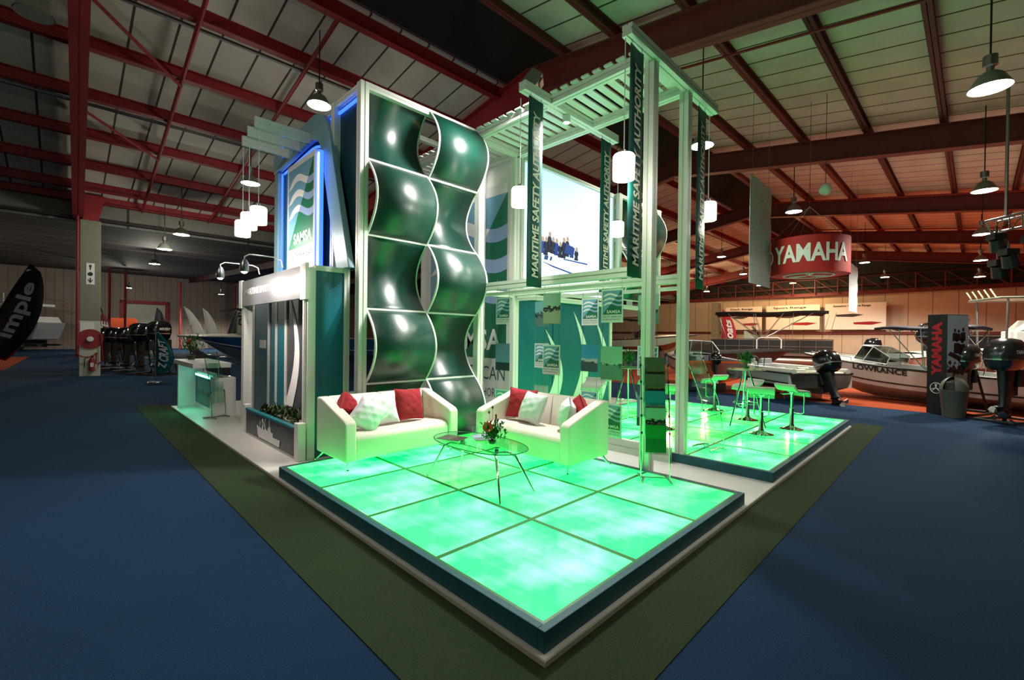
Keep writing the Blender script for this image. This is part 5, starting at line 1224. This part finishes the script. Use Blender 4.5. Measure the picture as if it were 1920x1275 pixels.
mb.tube([(0, 0, h1+1), (0, 0, zb(3.4)+1.02-4.1)], .008, 4); mb.build('suspension_wires', 'steel', t)
def greyb(x, y, z0, z1, wd, label, fold=.4):
    t = thing('hanging_banner', label, 'banner', (x, y, z0)); h = z1-z0
    mb = MB(); rows = [[(0, 0, k*h/10), (wd*fold, -.03+.01*math.sin(k), k*h/10), (wd*fold+.03, .0, k*h/10), (wd, -.02+.012*math.sin(k*2), k*h/10)] for k in range(11)]
    mb.grid(rows); mb.build('cloth', 'greycloth', t, solid=.006)
    mb = MB(); mb.tube([(0, 0, h), (wd, 0, h)], .012, 6); zt_ = zb(y+1.75)+1.02-z0; mb.tube([(wd*.1, 0, h), (wd*.1, 0, zt_)], .006, 4); mb.tube([(wd*.9, 0, h), (wd*.9, 0, zt_)], .006, 4); mb.build('hanging_bar', 'steel', t)
greyb(11.05, 2.42, 3.25, 6.15, 1.8, 'long grey cloth banner hanging to the left of the red ring banner')
greyb(20.6, 1.62, 2.95, 4.9, 1.9, 'smaller grey cloth banner hanging at the right edge of the red ring banner')

# suspended lighting truss at the right
t = thing('lighting_truss', 'suspended truss end with dark stage lights at the right edge', 'truss', (12.97, -2.27, 4.1), math.radians(-45))
mb = MB()
for a in ((-.15, .15), (.15, .15), (0, -.12)): mb.tube([(a[0], -1.2, a[1]+.25), (a[0], 0.3, a[1]+.25)], .025, 6)
for k in range(6): mb.tube([(-.15, -1.2+.25*k, .4), (0, -1.08+.25*k, .13)], .012, 5); mb.tube([(.15, -1.2+.25*k, .4), (0, -1.08+.25*k, .13)], .012, 5); mb.tube([(-.15, -1.2+.25*k, .4), (.15, -1.08+.25*k, .4)], .012, 5)
mb.tube([(-.15, .3, .4), (.15, .3, .4), (0, .3, .13)], .025, 6, closed=True); mb.tube([(0, 0, .4), (0, 0, 3.4)], .03, 6); mb.build('truss_frame', 'steel', t)
for k, (x, y, z) in enumerate(((-.1, .1, -.05), (.12, -.4, -.2), (-.15, -.2, -.45), (.05, .2, -.62))):
    mb = MB(); mb.tube([(x, y, z), (x+.12, y+.05, z-.24)], [.12, .15], 12); mb.tube([(x, y, z), (x, y, z+.3)], .02, 6); mb.box(x-.14, y-.1, z-.02, x+.14, y+.1, z+.12); mb.build('stage_light', 'black', t)

# posters on the end wall
def wposter(u, v0, v1, z0, z1, txt, label, boats=2, m='poster'):
    t = thing('wall_poster', label, 'poster', H(u, v0, z0), math.radians(-1))
    W = v0-v1; hh = z1-z0
    mb = MB(); mb.box(-.06, -W, 0, -.02, 0, hh); f = mb.build('sheet', m, t)
    mb = MB(); mb.text(txt, (-.07, -W*.14, hh*.84), (0, -W*.62, 0), (0, 0, hh*.10), bold=.03); mb.build('heading', 'black_ink', f)
    for k in range(boats):
        mb = MB(); y = -W*(.30+.30*k); z = hh*(.50-.30*k)
        mb.prism([(0, 0), (-W*.28, -hh*.02), (-W*.45, hh*.06), (-W*.28, hh*.10), (W*.02, hh*.07)], (-.075, y+W*.1, z), (0, 1, 0), (0, 0, 1), (-.01, 0, 0)); mb.build('printed_boat', ('wood', 'redboat')[k % 2], f)
wposter(49.45, 18.5, 15.0, 2.75, 5.1, 'Deck Range', 'pale wall poster headed Deck Range, left of the three on the end wall')
wposter(49.45, 14.6, 10.1, 2.75, 5.1, 'Sport Range', 'pale wall poster headed Sport Range, middle of the three on the end wall')
wposter(49.45, 9.7, 5.35, 2.75, 5.1, 'Sensation Offshore Range', 'pale wall poster headed Sensation Offshore Range, right of the three on the end wall')
t = thing('wall_banner', 'white wall banner with slanted red letters, far off left of the nearer tall post', 'banner', H(49.4, 33.5, 4.4), 0)
mb = MB(); mb.box(-.1, -5.4, 0, 0, 0, 2.6); f = mb.build('sheet', 'white_lam', t)
mb = MB(); mb.text('MER', (-.11, -1.2, .9), (0, -2.6, 0), (0, 0, .9), bold=.05, shear=.3); mb.build('lettering', 'red_ink', f)
mb = MB(); mb.box(-.12, -5.4, 1.3, -.101, 0, 2.6) if 0 else mb.box(-.12, -5.4, 2.1, -.101, -4.2, 2.6); mb.build('corner_block', 'redboat', f)

# feather flags
def feather(loc, h, wd, lean, rz, m, txt, label, tm='white_ink', oval=False, ts=(.25, .8), bold=.03):
    t = thing('feather_flag', label, 'flag', loc, rz)
    n = 16
    def cx(s): return lean*h*s**1.5
    L_, R_2 = [], []
    for k in range(n+1):
        s = k/n; z = h*(.16+.84*s); wdt = wd*(math.sin(PI*min(1, .14+.86*s))**.55 if not oval else math.sin(PI*max(.02, min(.98, s)))**.6)
        L_.append((cx(.16+.84*s), 0, z)); R_2.append((cx(.16+.84*s)+wdt, .03*math.sin(s*6), z-wdt*.25))
    mb = MB(); mb.grid([L_, [tuple((Vector(a)*.5+Vector(b)*.5)+Vector((0, .04, 0))) for a, b in zip(L_, R_2)], R_2]); mb.build('cloth', m, t, smooth=True, solid=.008)
    mb = MB(); mb.tube([(0, 0, 0), (cx(.16), 0, h*.16)] + L_, .018, 6); mb.lathe([(0, 0), (.22, 0), (.2, .03), (0, .05)], 16); mb.build('pole', 'steel', t)
    if txt:
        vs, fs = font_mesh(txt, bold, 0); mb = MB(); pts = []
        for x, y in vs:
            s = ts[0]+(ts[1]-ts[0])*x; z = h*(.16+.84*s); wdt = wd*(math.sin(PI*min(1, .14+.86*s))**.55 if not oval else math.sin(PI*max(.02, min(.98, s)))**.6)
            c = .22+.56*(1-y); pts.append((cx(.16+.84*s)+wdt*c, -.03, z-wdt*.25*c))
        mb.add(pts, fs); mb.build('lettering', tm, t)
    return t
feather((-4.5, 29.0, .006), 4.7, 1.7, .50, R_(-45), 'yamdark', 'imple', 'large dark feather flag with pale letters at the left edge', 'greycloth', ts=(.22, .82))
feather((-4.3, 29.6, .006), 3.5, 1.3, .38, R_(-45), 'yamred', None, 'dark red feather flag at the left edge, behind the dark one')
t = feather((.42, 18.05, .006), 1.75, .62, .0, R_(-45), 'teal', 'Z CRAFT', 'oval teal feather flag with white vertical letters by the reception counter', oval=True, ts=(.2, .85))
mb = MB(); mb.lathe([(.0, -.002), (.018, -.002), (.018, .002), (0, .002)], 10, (.31, -.034, .72)); mb.build('centre_dot', 'white_ink', t)
feather((2.3, 36.6, .006), 3.4, .95, .12, R_(-45), 'yamdark', None, 'dark feather flag in front of the roller shutter')
feather((5.2, 38.6, .006), 3.7, .95, -.25, R_(-45), 'white_lam', None, 'white feather flag, left one of the pair behind the grey boat')
feather((6.3, 40.4, .006), 3.7, .95, -.12, R_(-45), 'white_lam', None, 'white feather flag, right one of the pair behind the grey boat')
feather((6.4, 36.2, .006), 3.6, .9, .25, R_(-45), 'yamdark', None, 'leaning black feather flag right of the two white ones')
feather((-.3, 47.8, .006), 4.2, 1.0, .12, R_(-45), 'black', 'LITE', 'black feather flag just right of the column, the farther lettered one', ts=(.3, .75))
feather((-.2, 42.5, .006), 3.1, 1.1, .15, R_(-45), 'bud', 'LITE', 'brown feather flag right of the column, the nearer lettered one', ts=(.3, .8))
feather((2.1, 37.5, .006), 2.2, 1.3, .1, R_(-45), 'white_lam', None, 'short pale rounded flag in front of the roller shutter')
feather((5.1, 27.6, .006), 3.4, .8, .02, R_(-45), 'gelgreen', 'DIV', 'pale green tall flag beside the entrance bay', 'black_ink', ts=(.6, .95))
feather((31.6, 10.6, .006), 3.9, 1.1, .02, R_(-45), 'yamred', 'boats', 'red vertical flag behind the pontoon boat', ts=(.3, .8))
feather((21.6, -4.6, .006), 3.0, 1.2, .0, R_(-45), 'yamred', None, 'red flag at the right edge behind the outboards')

# left side boats and engines
t, rw = boat('grey_boat', 'pale grey boat with a blue side panel and canopy frame behind the reception counter', (7.5, 17.0, .62), math.radians(179), 6.6, 2.4, .95, 1.0, 'blue_hull', 'deckcream', 'gelgrey', deck_from=.45, seats=2, stripe='gelgrey', full=2.4, screen_h=.4)
mb = MB()
for sg in (-1, 1): mb.tube([(4.4, sg*1.0, .95), (3.2, sg*.95, 2.0)], .03, 6); mb.tube([(2.4, sg*1.0, .95), (5.2, sg*.9, 1.95)], .02, 6); mb.tube([(3.0, sg*1.0, 1.0), (1.4, sg*.95, 2.1)], .03, 6)
mb.build('canopy_struts', 'steel', t)
mb = MB(); rows = [[(2.6+x, y, 1.98+.06*math.sin(x*4)) for y in (-1, 0, 1)] for x in (0, .5, 1, 1.5, 2, 2.6)]; mb.grid(rows); mb.build('folded_canopy', 'canvas', t, solid=.08)
mb = MB(); 
for x in (1.5, 4.2): mb.box(x-.1, -.8, -.61, x+.1, .8, .12)
mb.build('trestles', 'wood', t)
t = thing('cabin_cruiser', 'white cabin cruiser on a trailer at the far left, left of the column', 'boat', (-4.0, 56.3, .0), math.radians(-45))
mb = MB(); mb.prism([(-1.9, 2.3), (2.2, 2.5), (2.0, 1.9), (1.6, 1.0), (-1.7, .9)], (0, -1.2, 0), (1, 0, 0), (0, 0, 1), (0, 2.4, 0)); mb.build('hull', 'gelgrey', t, bevel=.08)
mb = MB(); mb.prism([(-1.9, 2.32), (2.0, 2.42), (1.6, 3.0), (-1.9, 3.1)], (0, -1.1, 0), (1, 0, 0), (0, 0, 1), (0, 2.2, 0)); mb.box(-1.9, -1.1, 3.9, 1.3, 1.1, 4.12); 
for x in (-1.75, .3, 1.0): mb.box(x, -1.04, 3.05, x+.08, -.98, 3.95)
mb.build('cabin', 'gel', t, bevel=.02)
mb = MB(); mb.box(-1.7, -1.0, 3.1, -1.05, -.97, 3.9); mb.build('side_window', mat('lime_curtain', (.35, .5, .06), .5), t)
mb = MB(); mb.box(-1.0, -1.0, 3.1, 1.0, -.97, 3.9); mb.build('cabin_windows', 'greycowl', t)
mb = MB(); mb.tube([(-1.2, -.8, 4.05), (-1.2, -.8, 5.0), (1.0, -.8, 4.9), (1.1, -.8, 4.05)], .05, 6); mb.tube([(-1.2, -.8, 4.5), (1.0, -.8, 4.5)], .04, 6); mb.build('flybridge_rail', 'gel', t)
mb = MB(); mb.tube([(.5, -1.35, .45), (.5, -1.1, .45)], .44, 20); mb.tube([(.5, -1.36, .45), (.5, -1.34, .45)], .2, 14); mb.box(-2, -1.0, .45, 2, -.8, .6); mb.box(-2, .8, .45, 2, 1.0, .6); mb.box(.3, -1, .3, .7, 1, .95); mb.build('trailer', 'rubber', t)
ENG = [((1.05, 21.4), 1.25, 'MERCURY', 'large black lettered outboard motor, front one of the row left of the teal flag'), ((.55, 22.3), 1.2, None, 'black outboard motor, second in the row left of the teal flag'),
       ((.25, 24.2), 1.1, None, 'black outboard motor, third in the row left of the teal flag'), ((-.05, 26.2), 1.1, None, 'black outboard motor, fourth in the row left of the teal flag'), ((-.2, 28.6), 1.1, None, 'black outboard motor, farthest in the row left of the teal flag')]
for (x, y), s, tx, lb in ENG:
    outboard(None, (x, y, 1.04*s), R_(-150), s, 0, 'blackgloss', tx, lb)
t = thing('display_cabinet', 'dark low cabinet with a bright blue screen right of the column', 'cabinet', (-.3, 38.8, .006), R_(-45))
mb = MB(); mb.box(-.6, -.3, 0, .6, .3, .9); mb.build('cabinet_body', 'yamdark', t)
mb = MB(); mb.box(-.1, -.32, .95, .45, -.28, 1.35); mb.box(-.2, -.32, .5, .4, -.301, .85); mb.box(.1, -.3, .88, .2, -.26, .97); mb.build('lit_screen', 'screen', t)
t = thing('planning_board', 'black side board of the neighbouring stand behind the reception counter', 'board', (1.0, 15.6, .006), R_(0))
mb = MB(); mb.prism([(0, 0), (1.1, 0), (1.1, .55), (.0, 1.35)], (0, 0, 0), (1, 0, 0), (0, 0, 1), (0, .06, 0)); mb.build('board_panel', 'yamdark', t)
t = thing('trestle_table', 'table with an orange awning far behind, between the lettered flags and the roller shutter', 'table', (1.0, 52.5, .006), R_(-20))
mb = MB(); mb.box(-2, -.6, 1.0, 2.2, .6, 1.08)
for x in (-1.8, 0, 2.0): mb.box(x, -.5, 0, x+.08, -.42, 1.0); mb.box(x, .4, 0, x+.08, .48, 1.0)
mb.build('table_frame', 'wood', t)
mb = MB(); mb.prism([(-2, 2.1), (2.2, 2.1), (2.0, 3.0), (-1.0, 3.0)], (0, 0, 0), (1, 0, 0), (0, 0, 1), (0, .3, 0)); mb.box(-1.9, .1, 1.08, -1.8, .2, 2.1); mb.box(2.0, .1, 1.08, 2.1, .2, 2.1); mb.build('awning', 'orange', t)
